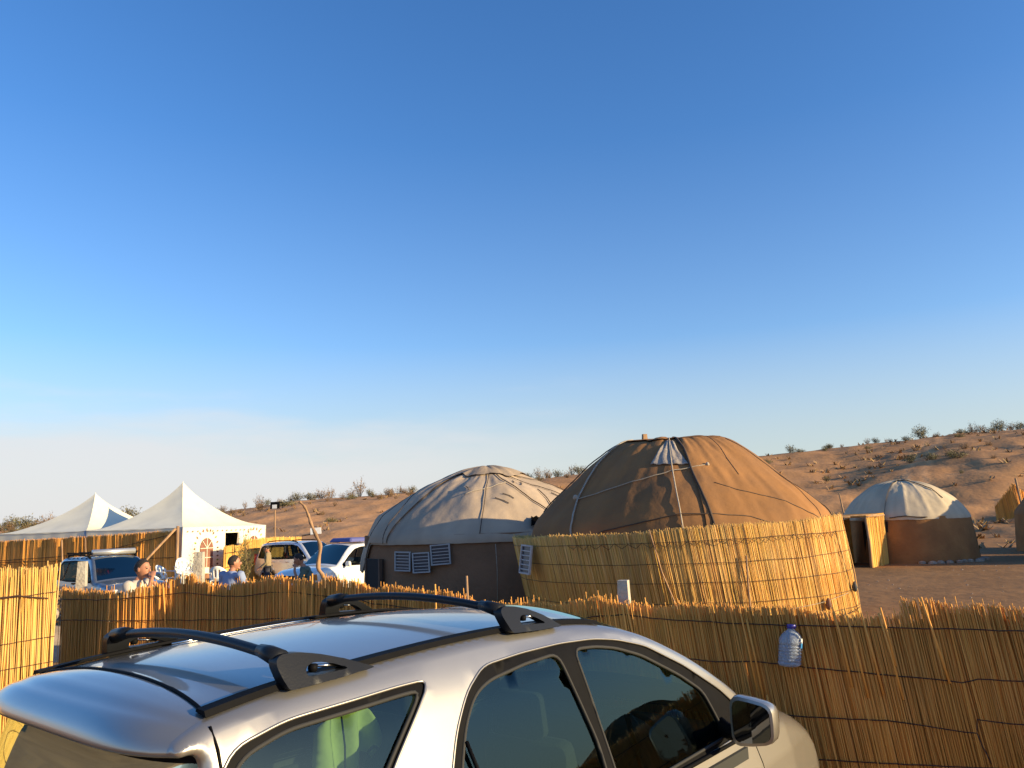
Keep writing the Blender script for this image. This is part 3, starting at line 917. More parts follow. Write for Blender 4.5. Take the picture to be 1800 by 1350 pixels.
    # cord beside the vent
x, y = yw(-56, 3.23)
MB().box((x, y, ggz + .62), (.62, .16, 1.5), fa + radians(-56) + pi / 2).obj('door_opening', M['black_void'], gy)
for s_ in (-.36, .36):
    an = fa + radians(-56)
    MB().box((x + .06 * cos(an) - s_ * sin(an), y + .06 * sin(an) + s_ * cos(an), ggz + .62), (.07, .08, 1.52), an + pi / 2).obj('door_post', M['wood_dark'], gy)
x, y = yw(3, 3.28)
MB().tube([(x, y, ggz + 1.66), (x + .02, y - .01, ggz + 1.1), (x, y, ggz + .1)], .008, 5).obj('rope', M['rope'], gy, smooth=True)

# --- small white-topped yurt on the right
SY = (15.35, 31.6)
sy = empty('yurt', (0, 0, 0), 0, 'smaller yurt with a pale domed top, brown walls and a reed porch', 'yurt')
Y3 = Yurt(sy, SY[0], SY[1], 0, [(2.28, 1.58), (2.26, 1.70), (2.10, 2.00), (1.82, 2.36), (1.44, 2.67), (1.0, 2.90), (.55, 3.03), (.25, 3.08), (0.001, 3.09)], ribs=18, rib_amp=.022, nz=.03, face=-117, seed=2.2)
Y3.surf('roof_canvas', 'canvas_white', 0, 1.0, na=220, nt=36)
Y3.surf('shaded_roof_flap', 'canvas_white', 0.0, .9, p0=-100, p1=-17, na=60, nt=26, off=.04, tonef=lambda p, t: .93)  # lifted flap, toned down to paint the dome's shaded left side
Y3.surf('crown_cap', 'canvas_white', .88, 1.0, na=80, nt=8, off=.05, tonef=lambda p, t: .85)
wall(sy, SY[0], SY[1], 0, [(2.44, -.1), (2.42, .3), (2.36, .9), (2.23, 1.68)], 'felt_brown', wob=.06)
Y3.rope([(20, .9), (38, .6), (44, .45), (48, .3)], .018, 'rope_dark')
Y3.rope([(20, .02), (0, .04), (-12, .02)], .02, 'rope_dark')
for i in range(12):
    p = radians(-117 + 10 + i * 7.3); r = 2.52 + .08 * sin(i * 2)
    MB().lathe([(0, -.05), (.11 + .03 * sin(i), -.03), (.10, .06), (.04, .10), (0, .105)], 7, Matrix.Translation((SY[0] + r * cos(p), SY[1] + r * sin(p), .02)) @ Matrix.Diagonal((1.3, .9, .8, 1))).obj('weight_stone', M['stone'], sy)
# porch
PA = (12.42, 28.4); PB = (13.75, 29.9); PC = (11.0, 28.9); PD = (12.9, 31.0)
def porch_panel(a, b, h0, h1):
    ln = Line([a, b]); n_ = 2
    reed_fence(sy, ln, [(0, h0), (ln.len, h1)], .02, .013, m='reed_far', n=4, seg=1, layers=1, wob=.02, tone_lo=.75)
porch_panel(PA, PB, 1.72, 1.74)
porch_panel(PC, PD, 1.66, 1.68)
for (x, y), w in ((PA, .055), (PC, .045)):
    MB().tube([(x, y, -.02), (x + .03, y + .02, .9), (x - .02, y + .03, 1.74)], [w, w * .9, w * .8], 8).obj('porch_post', M['wood'], sy, smooth=True)
MB().tube([(PC[0] - .5, PC[1] + .1, 1.68), ((PA[0] + PC[0]) / 2, PA[1] + .15, 1.76), (PA[0] + .6, PA[1] + .5, 1.79)], .045, 8).obj('porch_beam', M['wood'], sy, smooth=True)
for a, b in ((PA, PB), (PC, PD)):
    MB().tube([(a[0], a[1], 1.75), (b[0], b[1], 1.78)], .035, 7).obj('porch_beam', M['wood'], sy, smooth=True)
V = [(PC[0], PC[1], 1.78), (PA[0], PA[1], 1.80), (PB[0], PB[1], 1.86), (PD[0], PD[1], 1.84)]
o = mesh('porch_roof', V, [(0, 1, 2, 3)], M['reed_mat'], sy); md = o.modifiers.new('t', 'SOLIDIFY'); md.thickness = .05
an = atan2(-1.4, -1.6)
MB().box((13.55, 30.25, .78), (.95, .12, 1.5), an + pi / 2).obj('doorway', M['black_void'], sy)

# --- yurts beyond the right edge of the picture (their shade falls into it)
def plain_yurt(x, y, label, s=1.0):
    r = empty('yurt', (0, 0, 0), 0, label, 'yurt')
    Yk = Yurt(r, x, y, 0, [(2.75 * s, 1.55), (2.72 * s, 1.7), (2.3 * s, 2.25), (1.8 * s, 2.7), (1.1 * s, 3.12), (.75 * s, 3.32), (.3, 3.42), (.001, 3.43)], ribs=24, rib_amp=.03, nz=.05, seed=x)
    Yk.surf('roof_canvas', 'canvas_brown', 0, 1, na=140, nt=24)
    Yk.rope([(0, .9), (5, 0)], .015); Yk.rope([(60, .9), (70, 0)], .015); Yk.rope([(-70, .9), (-60, 0)], .015)
    wall(r, x, y, 0, [(2.85 * s, -.1), (2.8 * s, .8), (2.72 * s, 1.62)], 'felt_brown', wob=.04)
    return r
plain_yurt(24.35, 34.2, 'dark brown yurt wall showing at the right edge of the picture beside the pale yurt', .95)
plain_yurt(21.9, 28.5, 'brown yurt standing outside the right edge of the picture')
plain_yurt(18.5, 8.7, 'brown yurt standing nearest outside the right edge of the picture')

# ------------------------------------------------------------------ white peaked tents
def tent(v0, v1, peak, label, walls):
    r = empty('tent', (0, 0, 0), 0, label, 'tent')
    U = 6.0; E_ = 2.24; NM = 26; NS_ = 12
    V = []; Fc = []
    cn = [(-1, -1), (1, -1), (1, 1), (-1, 1)]
    for f_ in range(4):
        k0 = len(V); c0, c1 = cn[f_], cn[(f_ + 1) % 4]
        for i in range(NM + 1):
            m_ = (i / NM) ** 1.5
            for j in range(NS_ + 1):
                s_ = j / NS_
                a = (c0[0] * (1 - s_) + c1[0] * s_) * m_; b = (c0[1] * (1 - s_) + c1[1] * s_) * m_
                z = E_ + (peak - E_) * ((1 - m_) ** 1.70 * .93 + .07 * (1 - m_) ** 9)
                q_ = 4 * s_ * (1 - s_)
                z -= .10 * q_ * m_ * (1 - m_) + .05 * q_ * m_ ** 8
                z += .012 * sin(s_ * 40) * m_ ** 4 + .02 * noise.noise(Vector((a * 4, b * 4, peak)))
                x, y, _ = tl((a + 1) / 2 * U, v0 + (b + 1) / 2 * (v1 - v0))
                V.append((x, y, z))
        for i in range(NM):
            for j in range(NS_):
                k = k0 + i * (NS_ + 1) + j; Fc.append((k, k + NS_ + 1, k + NS_ + 2, k + 1))
    mesh('roof_fabric', V, Fc, M['tent'], r, True)
    p = tl(3, (v0 + v1) / 2)
    MB().tube([(p[0], p[1], G), (p[0], p[1], peak - .12)], .05, 8).obj('centre_pole', M['alloy'], r, smooth=True)
    MB().lathe([(.045, -.16), (.03, -.02), (.012, .05), (0, .06)], 10, Matrix.Translation((p[0], p[1], peak - .02))).obj('peak_cap', M['tent'], r, smooth=True)
    for u, v in ((.03, v0 + .03), (5.97, v0 + .03), (.03, v1 - .03), (5.97, v1 - .03)):
        a = tl(u, v)
        MB().tube([(a[0], a[1], G - .05), (a[0], a[1], E_)], .04, 8).obj('pole', M['alloy'], r, smooth=True)
    # wall on the long side (seen over the reed fence only as a thin strip)
    for (u0, va, u1, vb) in walls:
        a = tl(u0, va); b = tl(u1, vb); n = 30; V = []; Fc = []
        for i in range(n + 1):
            w = i / n; x = a[0] + (b[0] - a[0]) * w; y = a[1] + (b[1] - a[1]) * w
            o = .03 * sin(w * 37) * 1.0
            V += [(x + o * .3, y + o * .3, G), (x, y, E_ - .01)]
        for i in range(n): Fc.append((2 * i, 2 * i + 2, 2 * i + 3, 2 * i + 1))
        mesh('wall', V, Fc, M['tent'], r, True)
    return r
ta = tent(0, 4.8, 4.28, 'taller white peaked tent with a patterned front wall and an arched window', [(0.02, .05, .02, 4.75), (5.98, .05, 5.98, 4.75)])
tb = tent(4.8, 9.6, 3.98, 'lower white peaked tent joined to the left of the patterned one', [(0.02, 4.85, .02, 9.55), (5.98, 4.85, 5.98, 9.55), (.05, 9.58, 5.95, 9.58)])
# front wall with doorway hole and printed pattern
def fw(u, z, o=0.0):
    p = TC + TU * u - TV * (.0 + o)
    return (p[0], p[1], z)
DU0, DU1, DZ = 2.86, 3.80, 1.95
b = MB()
us = [0, .5, 1, 1.5, 2, 2.5, DU0, DU1, 4.2, 4.7, 5.2, 5.6, 6.0]
zs = [G, .2, .8, 1.4, DZ, 2.24]
idx = {}
for i, u in enumerate(us):
    for j, z in enumerate(zs):
        idx[i, j] = len(b.V); b.V.append(fw(u, z, .012 * sin(u * 5 + z)))
for i in range(len(us) - 1):
    for j in range(len(zs) - 1):
        if us[i] == DU0 and zs[j] < DZ: continue
        b.F.append((idx[i, j], idx[i + 1, j], idx[i + 1, j + 1], idx[i, j + 1]))
b.obj('front_wall', M['tent'], ta, smooth=True)
MB().add([fw(DU0 - .1, G, -.6), fw(DU1 + .3, G, -.6), fw(DU1 + .3, DZ + .1, -.6), fw(DU0 - .1, DZ + .1, -.6)], [(0, 1, 2, 3)]).obj('doorway', M['black_void'], ta)
MB().add([fw(DU1 - .16, 1.2, .03), fw(DU1 + .05, 1.25, .04), fw(DU1 + .04, DZ, .03), fw(DU1 - .10, DZ, .05)], [(0, 1, 2, 3)]).obj('door_flap', M['rag_white'], ta)
def arch_window(uc, zb, w, h, parent):
    n = 14; fr = None
    out = [(uc - w / 2, zb), (uc + w / 2, zb)] + [(uc + w / 2 * cos(pi * i / n), zb + h - w / 2 + w / 2 * sin(pi * i / n)) for i in range(n + 1)]
    fr = MB().add([fw(u, z, .030) for u, z in out], [tuple(range(len(out)))]).obj('window', M['window_brown'], parent)
    bars = [((uc, zb), (uc, zb + h)), ((uc - w / 2, zb + h * .33), (uc + w / 2, zb + h * .33)), ((uc - w / 2, zb + h - w / 2), (uc + w / 2, zb + h - w / 2)),
            ((uc, zb + h - w / 2), (uc - w * .36, zb + h - w * .14)), ((uc, zb + h - w / 2), (uc + w * .36, zb + h - w * .14))]
    for (a, c) in bars:
        MB().tube([fw(a[0], a[1], .045), fw(c[0], c[1], .045)], .016, 5).obj('window_bar', M['tent'], fr)
    # printed row of ornaments round the arch
    k = 0
    spots = []
    R_ = w / 2 + .34
    for i in range(11): spots.append((uc + R_ * cos(pi * i / 10), zb + h - w / 2 + R_ * sin(pi * i / 10), pi * i / 10))
    for i in range(1, 11):
        for s_ in (-1, 1): spots.append((uc + s_ * R_, zb + h - w / 2 - i * .17, 0))
    for (u, z, an) in spots:
        k += 1
        du, dv = .085 * cos(an), .085 * sin(an); eu, ev = -.045 * sin(an), .045 * cos(an)
        if z < G: continue
        MB().add([fw(u - du, z - dv, .018), fw(u + eu, z + ev, .018), fw(u + du, z + dv, .018), fw(u - eu, z - ev, .018)], [(0, 1, 2, 3)]).obj('ornament', M['print_green' if k % 7 == 3 else ('print_red' if k % 5 == 2 else 'print_dark')], parent)
arch_window(1.55, .55, .86, 1.22, ta)
arch_window(5.0, .55, .82, 1.22, ta)
for i in range(17):
    u = .3 + i * .33
    MB().add([fw(u - .07, 2.04, .016), fw(u, 2.02, .016), fw(u + .07, 2.07, .016), fw(u, 2.09, .016)], [(0, 1, 2, 3)]).obj('ornament', M['print_green' if i in (9, 10) else 'print_dark'], ta)
# ------------------------------------------------------------------ cars
def poly_inside(P, x, y):
    x = np.asarray(x, float); y = np.asarray(y, float)
    r = np.zeros(x.shape, bool); n = len(P); j = n - 1
    for i in range(n):
        xi, yi = P[i]; xj, yj = P[j]
        c = ((yi > y) != (yj > y)) & (x < (xj - xi) * (y - yi) / (yj - yi + 1e-12) + xi)
        r ^= c; j = i
    return r
def poly_dist(P, x, y, closed=True):
    x = np.asarray(x, float); y = np.asarray(y, float); d = np.full(x.shape, 1e9)
    n = len(P)
    for i in range(n if closed else n - 1):
        ax, ay = P[i]; bx, by = P[(i + 1) % n]
        ex, ey = bx - ax, by - ay; l = ex * ex + ey * ey + 1e-12
        t = np.clip(((x - ax) * ex + (y - ay) * ey) / l, 0, 1)
        d = np.minimum(d, np.hypot(x - ax - t * ex, y - ay - t * ey))
    return d
def rounded(P, r=.03, k=4):
    """round the corners of a closed polygon"""
    out = []
    n = len(P)
    for i in range(n):
        a = Vector(P[i - 1]); b = Vector(P[i]); c = Vector(P[(i + 1) % n])
        u = (a - b); v = (c - b)
        ru = min(r, u.length * .45); rv = min(r, v.length * .45)
        s = b + u.normalized() * ru; e = b + v.normalized() * rv
        for j in range(k + 1):
            t = j / k
            q = s * (1 - t) ** 2 + b * 2 * t * (1 - t) + e * t * t
            out.append((q.x, q.y))
    return out
def dens(P, s, closed=True):
    out = []; n = len(P)
    for i in range(n if closed else n - 1):
        a = P[i]; b = P[(i + 1) % n]; k = max(1, int(math.ceil(hypot(b[0] - a[0], b[1] - a[1]) / s)))
        for j in range(k): out.append((a[0] + (b[0] - a[0]) * j / k, a[1] + (b[1] - a[1]) * j / k))
    if not closed: out.append(P[-1])
    return out
def flat_mesh(outer, holes, sp, extra=[]):
    """2D triangulation with holes -> points, triangles"""
    loops = [dens(outer, sp)] + [dens(h, sp) for h in holes]
    co = []; ed = []
    for lp in loops:
        k = len(co); co += lp; ed += [(k + i, k + (i + 1) % len(lp)) for i in range(len(lp))]
    xs = [p[0] for p in outer]; ys = [p[1] for p in outer]
    gx, gy = np.meshgrid(np.arange(min(xs), max(xs), sp), np.arange(min(ys), max(ys), sp * .9))
    gx = gx + (np.arange(gx.shape[0]) % 2)[:, None] * sp * .5
    gx = gx.ravel(); gy = gy.ravel()
    if len(extra):
        gx = np.concatenate([gx, [e_[0] for e_ in extra]]); gy = np.concatenate([gy, [e_[1] for e_ in extra]])
    ok = poly_inside(outer, gx, gy)
    d = poly_dist(outer, gx, gy)
    for h in holes:
        ok &= ~poly_inside(h, gx, gy); d = np.minimum(d, poly_dist(h, gx, gy))
    lim = np.full(len(gx), sp * .4)
    if len(extra):
        ex_ = np.array(extra)
        for q_ in range(len(gx) - len(extra)):
            if np.min((ex_[:, 0] - gx[q_]) ** 2 + (ex_[:, 1] - gx[q_] * 0 - gy[q_]) ** 2) < (sp * .6) ** 2: ok[q_] = False
    if len(extra): lim[-len(extra):] = sp * .02
    ok &= d > lim
    co += list(zip(gx[ok], gy[ok]))
    r = delaunay_2d_cdt([Vector(c) for c in co], ed, [], 0, 1e-5)
    V = np.array([tuple(v) for v in r[0]]); F_ = np.array([f for f in r[2] if len(f) == 3])
    c = V[F_].mean(1)
    keep = poly_inside(outer, c[:, 0], c[:, 1])
    for h in holes: keep &= ~poly_inside(h, c[:, 0], c[:, 1])
    F_ = F_[keep]
    used = np.unique(F_); mp = -np.ones(len(V), int); mp[used] = np.arange(len(used))
    return V[used], mp[F_]

def build_car(root, S):
    fine = S['fine']; hw0 = S['hw']; sp = .04 if fine else .09
    def hw(x, z):
        w = np.interp(z, [a for a, b in hw0], [b for a, b in hw0])
        pl = np.interp(x, [a for a, b in S['plan']], [b for a, b in S['plan']])
        return w * pl
    top = [(Vector((x, 0, z)), t) for x, z, t in S['top']]
    pts = []; tags = []
    P = [p for p, t in top]
    k = 8 if fine else 3
    sm = smooth_path(P, k)
    for i in range(len(P) - 1):
        for j in range(k):
            pts.append((sm[i * k + j].x, sm[i * k + j].z)); tags.append(top[i][1])
    pts.append((P[-1].x, P[-1].z)); tags.append(top[-1][1])
    # bottom edge with wheel arches
    bot = []
    zs = S['sill']
    for cx in (S['wf'], S['wr']):
        R_ = S['wheel'] + .055
        a0 = math.asin(max(-1, min(1, (zs - S['wheel']) / R_)))
        for j in range(15):
            a = a0 + (pi - 2 * a0) * j / 14
            bot.append((cx + R_ * cos(a), S['wheel'] + R_ * sin(a)))
    outer = pts + bot
    topline = pts
    def rr(x, z): return np.interp(x, [a for a, b in S['round']], [b for a, b in S['round']])
    def side_y(x, z, d=None):
        x = np.asarray(x, float); z = np.asarray(z, float)
        if d is None: d = poly_dist(topline, x, z, closed=False)
        r = rr(x, z); q = np.clip(1 - d / r, 0, 1)
        y = hw(x, z) - r * (1 - np.sqrt(np.clip(1 - q * q, 0, 1)))
        for cx in (S['wf'], S['wr']):         # flared arches
            da = np.abs(np.hypot(x - cx, z - S['wheel']) - (S['wheel'] + .055))
            y = y + .018 * np.exp(-(da / .05) ** 2)
        return y
    extra = []
    for i in range(1, len(pts) - 1):
        a = Vector(pts[i - 1]); b = Vector(pts[i + 1]); t = (b - a).normalized(); nrm = Vector((t.y, -t.x))
        r = float(rr(*pts[i]))
        for f in ((.06, .2, .45, .8, 1.1) if fine else (.25, .8)):
            q = Vector(pts[i]) + nrm * r * f
            extra.append((q.x, q.y))
    holes = [rounded(h, .05 if fine else .07) for h in S['holes']]
    V2, F2 = flat_mesh(outer, holes, sp, extra)
    yy = side_y(V2[:, 0], V2[:, 1])
    def yq(x, z):
        d = poly_dist(topline, x, z, closed=False); d[~poly_inside(outer, x, z) & (z > S['sill'] + .02)] = 0
        return side_y(x, z, d)
    ep = .002
    gx_ = (yq(V2[:, 0] + ep, V2[:, 1]) - yq(V2[:, 0] - ep, V2[:, 1])) / (2 * ep)
    gz_ = (yq(V2[:, 0], V2[:, 1] + ep) - yq(V2[:, 0], V2[:, 1] - ep)) / (2 * ep)
    ln_ = np.sqrt(gx_ ** 2 + gz_ ** 2 + 1)
    NRM = np.stack([gx_ / ln_, 1 / ln_, gz_ / ln_], 1)
    paint = M[S['paint']]
    ctr = []
    for s in (-1, 1):
        V = np.stack([V2[:, 0], s * yy, V2[:, 1]], 1)
        Fq = F2 if s < 0 else F2[:, ::-1]
        # orientation fix
        o = fast_mesh('side_panel', V, Fq, paint, root, True)
        o.data.normals_split_custom_set_from_vertices([(-a, s * b, -c) for a, b, c in NRM])
        # frames, highlight rims and glass
        for hi, h in enumerate(S['holes']):
            hp = rounded(h, .05 if fine else .07)
            glasses = S['glass'][hi]
            gl = [rounded(g, .045 if fine else .05) for g in glasses]
            v, f = flat_mesh(hp, gl, sp)
            y = hw(v[:, 0], v[:, 1]) - .006
            fo = fast_mesh('window_frame', np.stack([v[:, 0], s * y, v[:, 1]], 1), f if s < 0 else f[:, ::-1], M['black_trim'], root, True)
            for g in gl:
                v, f = flat_mesh(g, [], sp * 1.3)
                y = hw(v[:, 0], v[:, 1]) - .014
                fast_mesh('window_glass', np.stack([v[:, 0], s * y, v[:, 1]], 1), f if s < 0 else f[:, ::-1], M[S['glassmat']], root, True)
                if fine:
                    lp = dens(g, .03); lp.append(lp[0])
                    MB().tube([(a, s * (float(hw(a, b_)) - .0075), b_) for a, b_ in lp], .0065, 6, caps=False).obj('window_seal', M['rubber'], root, True)
            if fine:
                lp = dens(hp, .03); lp.append(lp[0])
                MB().tube([(a, s * (float(hw(a, b_)) + .000), b_) for a, b_ in lp], .0045, 6, caps=False).obj('highlight_rim', M[S['paint']], root, True)  # added rim in body paint that gives the opening a lit edge
    # the sweep over the middle
    NA = 28 if fine else 12
    W = []
    for i, (x, z) in enumerate(pts):
        a = Vector(pts[max(0, i - 1)]); b = Vector(pts[min(len(pts) - 1, i + 1)]); t = (b - a).normalized()
        nx, nz = -t.y, t.x
        # bulge fades where tags change
        bl = np.mean([S['bulge'].get(tags[max(0, min(len(tags) - 1, i + j))], 0) for j in range(-3, 4)])
        hwid = float(side_y(np.array([x]), np.array([z]), np.array([0.0]))[0])
        if callable(S.get('bulge_dir')): nx, nz = S['bulge_dir'](x, z, nx, nz)
        W.append((x, z, nx, nz, bl, hwid))
    def sweep_pt(i, kk, off=0.0):
        x, z, nx, nz, bl, h_ = W[i]
        q = bl * (1 - abs(kk) ** (2 + (3.2 * sstep(-1.60, -1.68, x) if S['fine'] else 0))) + off
        return (x + nx * q, kk * h_, z + nz * q)
    i = 0
    while i < len(pts) - 1:
        j = i
        while j < len(pts) - 1 and tags[j] == tags[i]: j += 1
        tg = tags[i]
        V = []; Fc = []
        for a in range(i, j + 1):
            for c in range(NA + 1):
                V.append(sweep_pt(a, -1 + 2 * c / NA))
        for a in range(j - i):
            for c in range(NA):
                kq = a * (NA + 1) + c; Fc.append((kq, kq + 1, kq + NA + 2, kq + NA + 1))
        mm = {'windscreen': S['glassmat'], 'rear_window': S['glassmat'], 'front_grille': 'black_trim', 'lower_bumper': S.get('lower', 'black_trim'), 'lip_underside': 'black_trim', 'cowl': 'black_trim'}.get(tg, S['paint'])
        fast_mesh(tg, V, Fc, M[mm], root, True)
        i = j
    # wheels
    for cx in (S['wf'], S['wr']):
        for s in (-1, 1):
            R_ = S['wheel']; wy = float(hw(0, .5)) - .13
            T4 = Matrix.Translation((cx, s * wy, R_)) @ Matrix.Rotation(s * pi / 2 * -1, 4, 'X')
            ty = MB().lathe([(R_ * .62, -.11), (R_ * .93, -.115), (R_, -.08), (R_, .08), (R_ * .93, .115), (R_ * .62, .11)], 30, T4).obj('wheel', M['rubber'], root, True, sharp=40)
            rim = MB().lathe([(R_ * .64, .10), (R_ * .60, .07), (R_ * .55, .03), (R_ * .2, .045), (.05, .06), (0, .062)], 30, T4).obj('rim', M['rubber'], ty, True)
            sb = MB()
            for q in range(5):
                an = 2 * pi * q / 5
                kx = MB().box((R_ * .34 * cos(an), R_ * .34 * sin(an), .075), (R_ * .56, .055, .025), an)
                sb.add([T4 @ Vector(v) for v in kx.V], kx.F)
            kx = MB().lathe([(R_ * .66, .095), (R_ * .66, .112), (R_ * .60, .112), (R_ * .58, .08)], 30)
            sb.add([T4 @ Vector(v) for v in kx.V], kx.F)
            sb.obj('spokes', M['alloy'], ty, True, sharp=30)
    xs0 = S['wr'] - .75; xs1 = S['wf'] + .7
    MB().box(((xs0 + xs1) / 2, 0, .42), (xs1 - xs0, 1.25, .30)).obj('underbody', M['black_trim'], root)
    return side_y, hw, sweep_pt, pts, tags, W

def seat(root, x, y, w=.48, rear=False):
    b = MB()
    def rb(c, d, ang=0):
        k = MB().box((0, 0, 0), d, taper=.88)
        R4 = Matrix.Translation(c) @ Matrix.Rotation(ang, 4, 'Y')
        b.add([R4 @ Vector(v) for v in k.V], k.F)
    rb((x, y, .62), (.5, w, .18)); rb((x - .27, y, .92), (.14, w * .95, .62), -.2)
    o = b.obj('seat', M['seat'], root, True, sharp=60)
    md = o.modifiers.new('b', 'BEVEL'); md.width = .04; md.segments = 3
    for yy in ((y,) if not rear else (y - .4, y + .4)):
        k = MB().box((x - .37, yy, 1.32), (.10, .25, .17), taper=.85); h = k.obj('headrest', M['seat'], o, True, sharp=60)
        md = h.modifiers.new('b', 'BEVEL'); md.width = .03; md.segments = 3

# ---- the silver car in the foreground
car1 = empty('parked_car', (-.176, 3.647, 0), radians(50.65), 'silver estate car close in the foreground with black roof bars and dark windows', 'car')
S1 = dict(fine=True, paint='silver', glassmat='glass', sill=.30, wf=1.22, wr=-1.22, wheel=.34,
    top=[(-2.02, .36, 'bumper'), (-2.08, .55, 'bumper'), (-2.04, .78, 'tailgate'), (-1.91, .98, 'tailgate'), (-1.755, 1.08, 'rear_window'), (-1.70, 1.34, 'rear_window'), (-1.665, 1.525, 'lip_underside'),
         (-1.715, 1.548, 'spoiler'), (-1.728, 1.562, 'spoiler'), (-1.715, 1.582, 'spoiler'), (-1.66, 1.604, 'spoiler'), (-1.60, 1.617, 'roof_panel'), (-1.39, 1.640, 'roof_panel'), (-1.11, 1.655, 'roof_panel'), (-.75, 1.668, 'roof_panel'), (-.42, 1.668, 'roof_panel'), (-.1, 1.655, 'roof_panel'), (.12, 1.628, 'windscreen'),
         (.31, 1.580, 'windscreen'), (.5, 1.508, 'windscreen'), (.72, 1.405, 'windscreen'), (.94, 1.275, 'windscreen'), (1.07, 1.175, 'cowl'), (1.14, 1.12, 'hood'), (1.31, 1.095, 'hood'), (1.6, 1.02, 'hood'), (1.8, .925, 'hood'), (1.93, .80, 'nose'), (2.0, .66, 'front_grille'), (2.03, .52, 'lower_bumper'), (1.98, .32, 'lower_bumper')],
    hw=[(.2, .80), (.35, .845), (.7, .86), (.9, .83), (1.02, .79), (1.06, .775), (1.2, .735), (1.40, .672), (1.52, .632), (1.56, .616), (1.60, .592), (1.63, .566), (1.66, .545), (1.70, .53)],
    bulge_dir=lambda x, z, nx, nz: (nx * (1 - sstep(-1.60, -1.66, x)) - sstep(-1.60, -1.66, x), nz * (1 - sstep(-1.60, -1.66, x)) + .36 * sstep(1.565, 1.60, z) * sstep(-1.60, -1.66, x)) if x < -1.5 else (nx, nz),
    plan=[(-2.1, .93), (-1.7, .975), (-1.2, 1.0), (1.0, 1.0), (1.4, .985), (1.8, .93), (2.05, .84)],
    round=[(-2.1, .09), (-1.82, .05), (-1.74, .03), (-1.6, .03), (.1, .03), (1.0, .03), (1.25, .08), (1.7, .10), (2.1, .12)],
    bulge=dict(bumper=.085, tailgate=.085, rear_window=.075, lip_underside=.075, spoiler=.075, roof_panel=.035, windscreen=.07, cowl=.06, hood=.05, nose=.12, front_grille=.14, lower_bumper=.14),
    holes=[[(-1.68, 1.17), (-1.645, 1.47), (-1.59, 1.545), (-1.43, 1.577), (-1.04, 1.592), (-.91, 1.592), (-1.12, 1.40), (-1.40, 1.10)],
           [(-.97, 1.06), (-.93, 1.30), (-.86, 1.43), (-.77, 1.535), (-.66, 1.592), (-.45, 1.602), (-.21, 1.603), (.0, 1.592), (.15, 1.570), (.34, 1.522), (.6, 1.405), (.85, 1.262), (.985, 1.15), (.99, 1.06), (.2, 1.04)]],
    glass=[[[(-1.65, 1.20), (-1.615, 1.46), (-1.565, 1.52), (-1.43, 1.553), (-1.04, 1.567), (-.955, 1.567), (-1.14, 1.40), (-1.41, 1.13)]],
           [[(-.90, 1.08), (-.875, 1.31), (-.81, 1.435), (-.735, 1.515), (-.65, 1.545), (-.45, 1.565), (-.25, 1.572), (-.165, 1.26), (-.155, 1.075)],
            [(-.145, 1.572), (.0, 1.563), (.13, 1.54), (.30, 1.488), (.55, 1.37), (.70, 1.28), (.735, 1.20), (.785, 1.075), (.2, 1.065), (-.10, 1.075)]]])
sy_, hw_, swp, pts_, tags_, W_ = build_car(car1, S1)
def roofz(x, k=0.0):
    """height of the roof sheet at car coordinate x, k across -1..1"""
    i = int(np.argmin([abs(p[0] - x) + (0 if tags_[a] in ('roof_panel', 'spoiler', 'windscreen') else 9) for a, p in enumerate(pts_)]))
    return swp(i, k)[2]
ridx = [i for i, t in enumerate(tags_) if t == 'roof_panel']
# black ditch mouldings and roof bars
for s in (-1, 1):
    P_ = []
    for i in range(ridx[0] - 2, ridx[-1] + 2, 2):
        q = swp(i, s * .985); P_.append((q[0], q[1], q[2] + .004))
    V = []; Fc = []
    for q in P_:
        x, y, z = q
        V += [(x, y - s * .030, z + .006), (x, y - s * .026, z + .014), (x, y + s * .012, z + .012), (x, y + s * .020, z - .004)]
    for i in range(len(P_) - 1):
        for j in range(3):
            a = i * 4 + j; Fc.append((a, a + 1, a + 5, a + 4))
    n_ = len(V); Fc += [(0, 1, 2, 3), (n_ - 4, n_ - 3, n_ - 2, n_ - 1)]
    mesh('ditch_moulding', V, Fc, M['black_trim'], car1, True, sharp=30)
    # thin bright line inside the moulding
    MB().tube([(x, y - s * .036, z + .004) for x, y, z in P_[8:-10]], .0035, 5).obj('roof_drip_line', M['chrome'], car1, True)
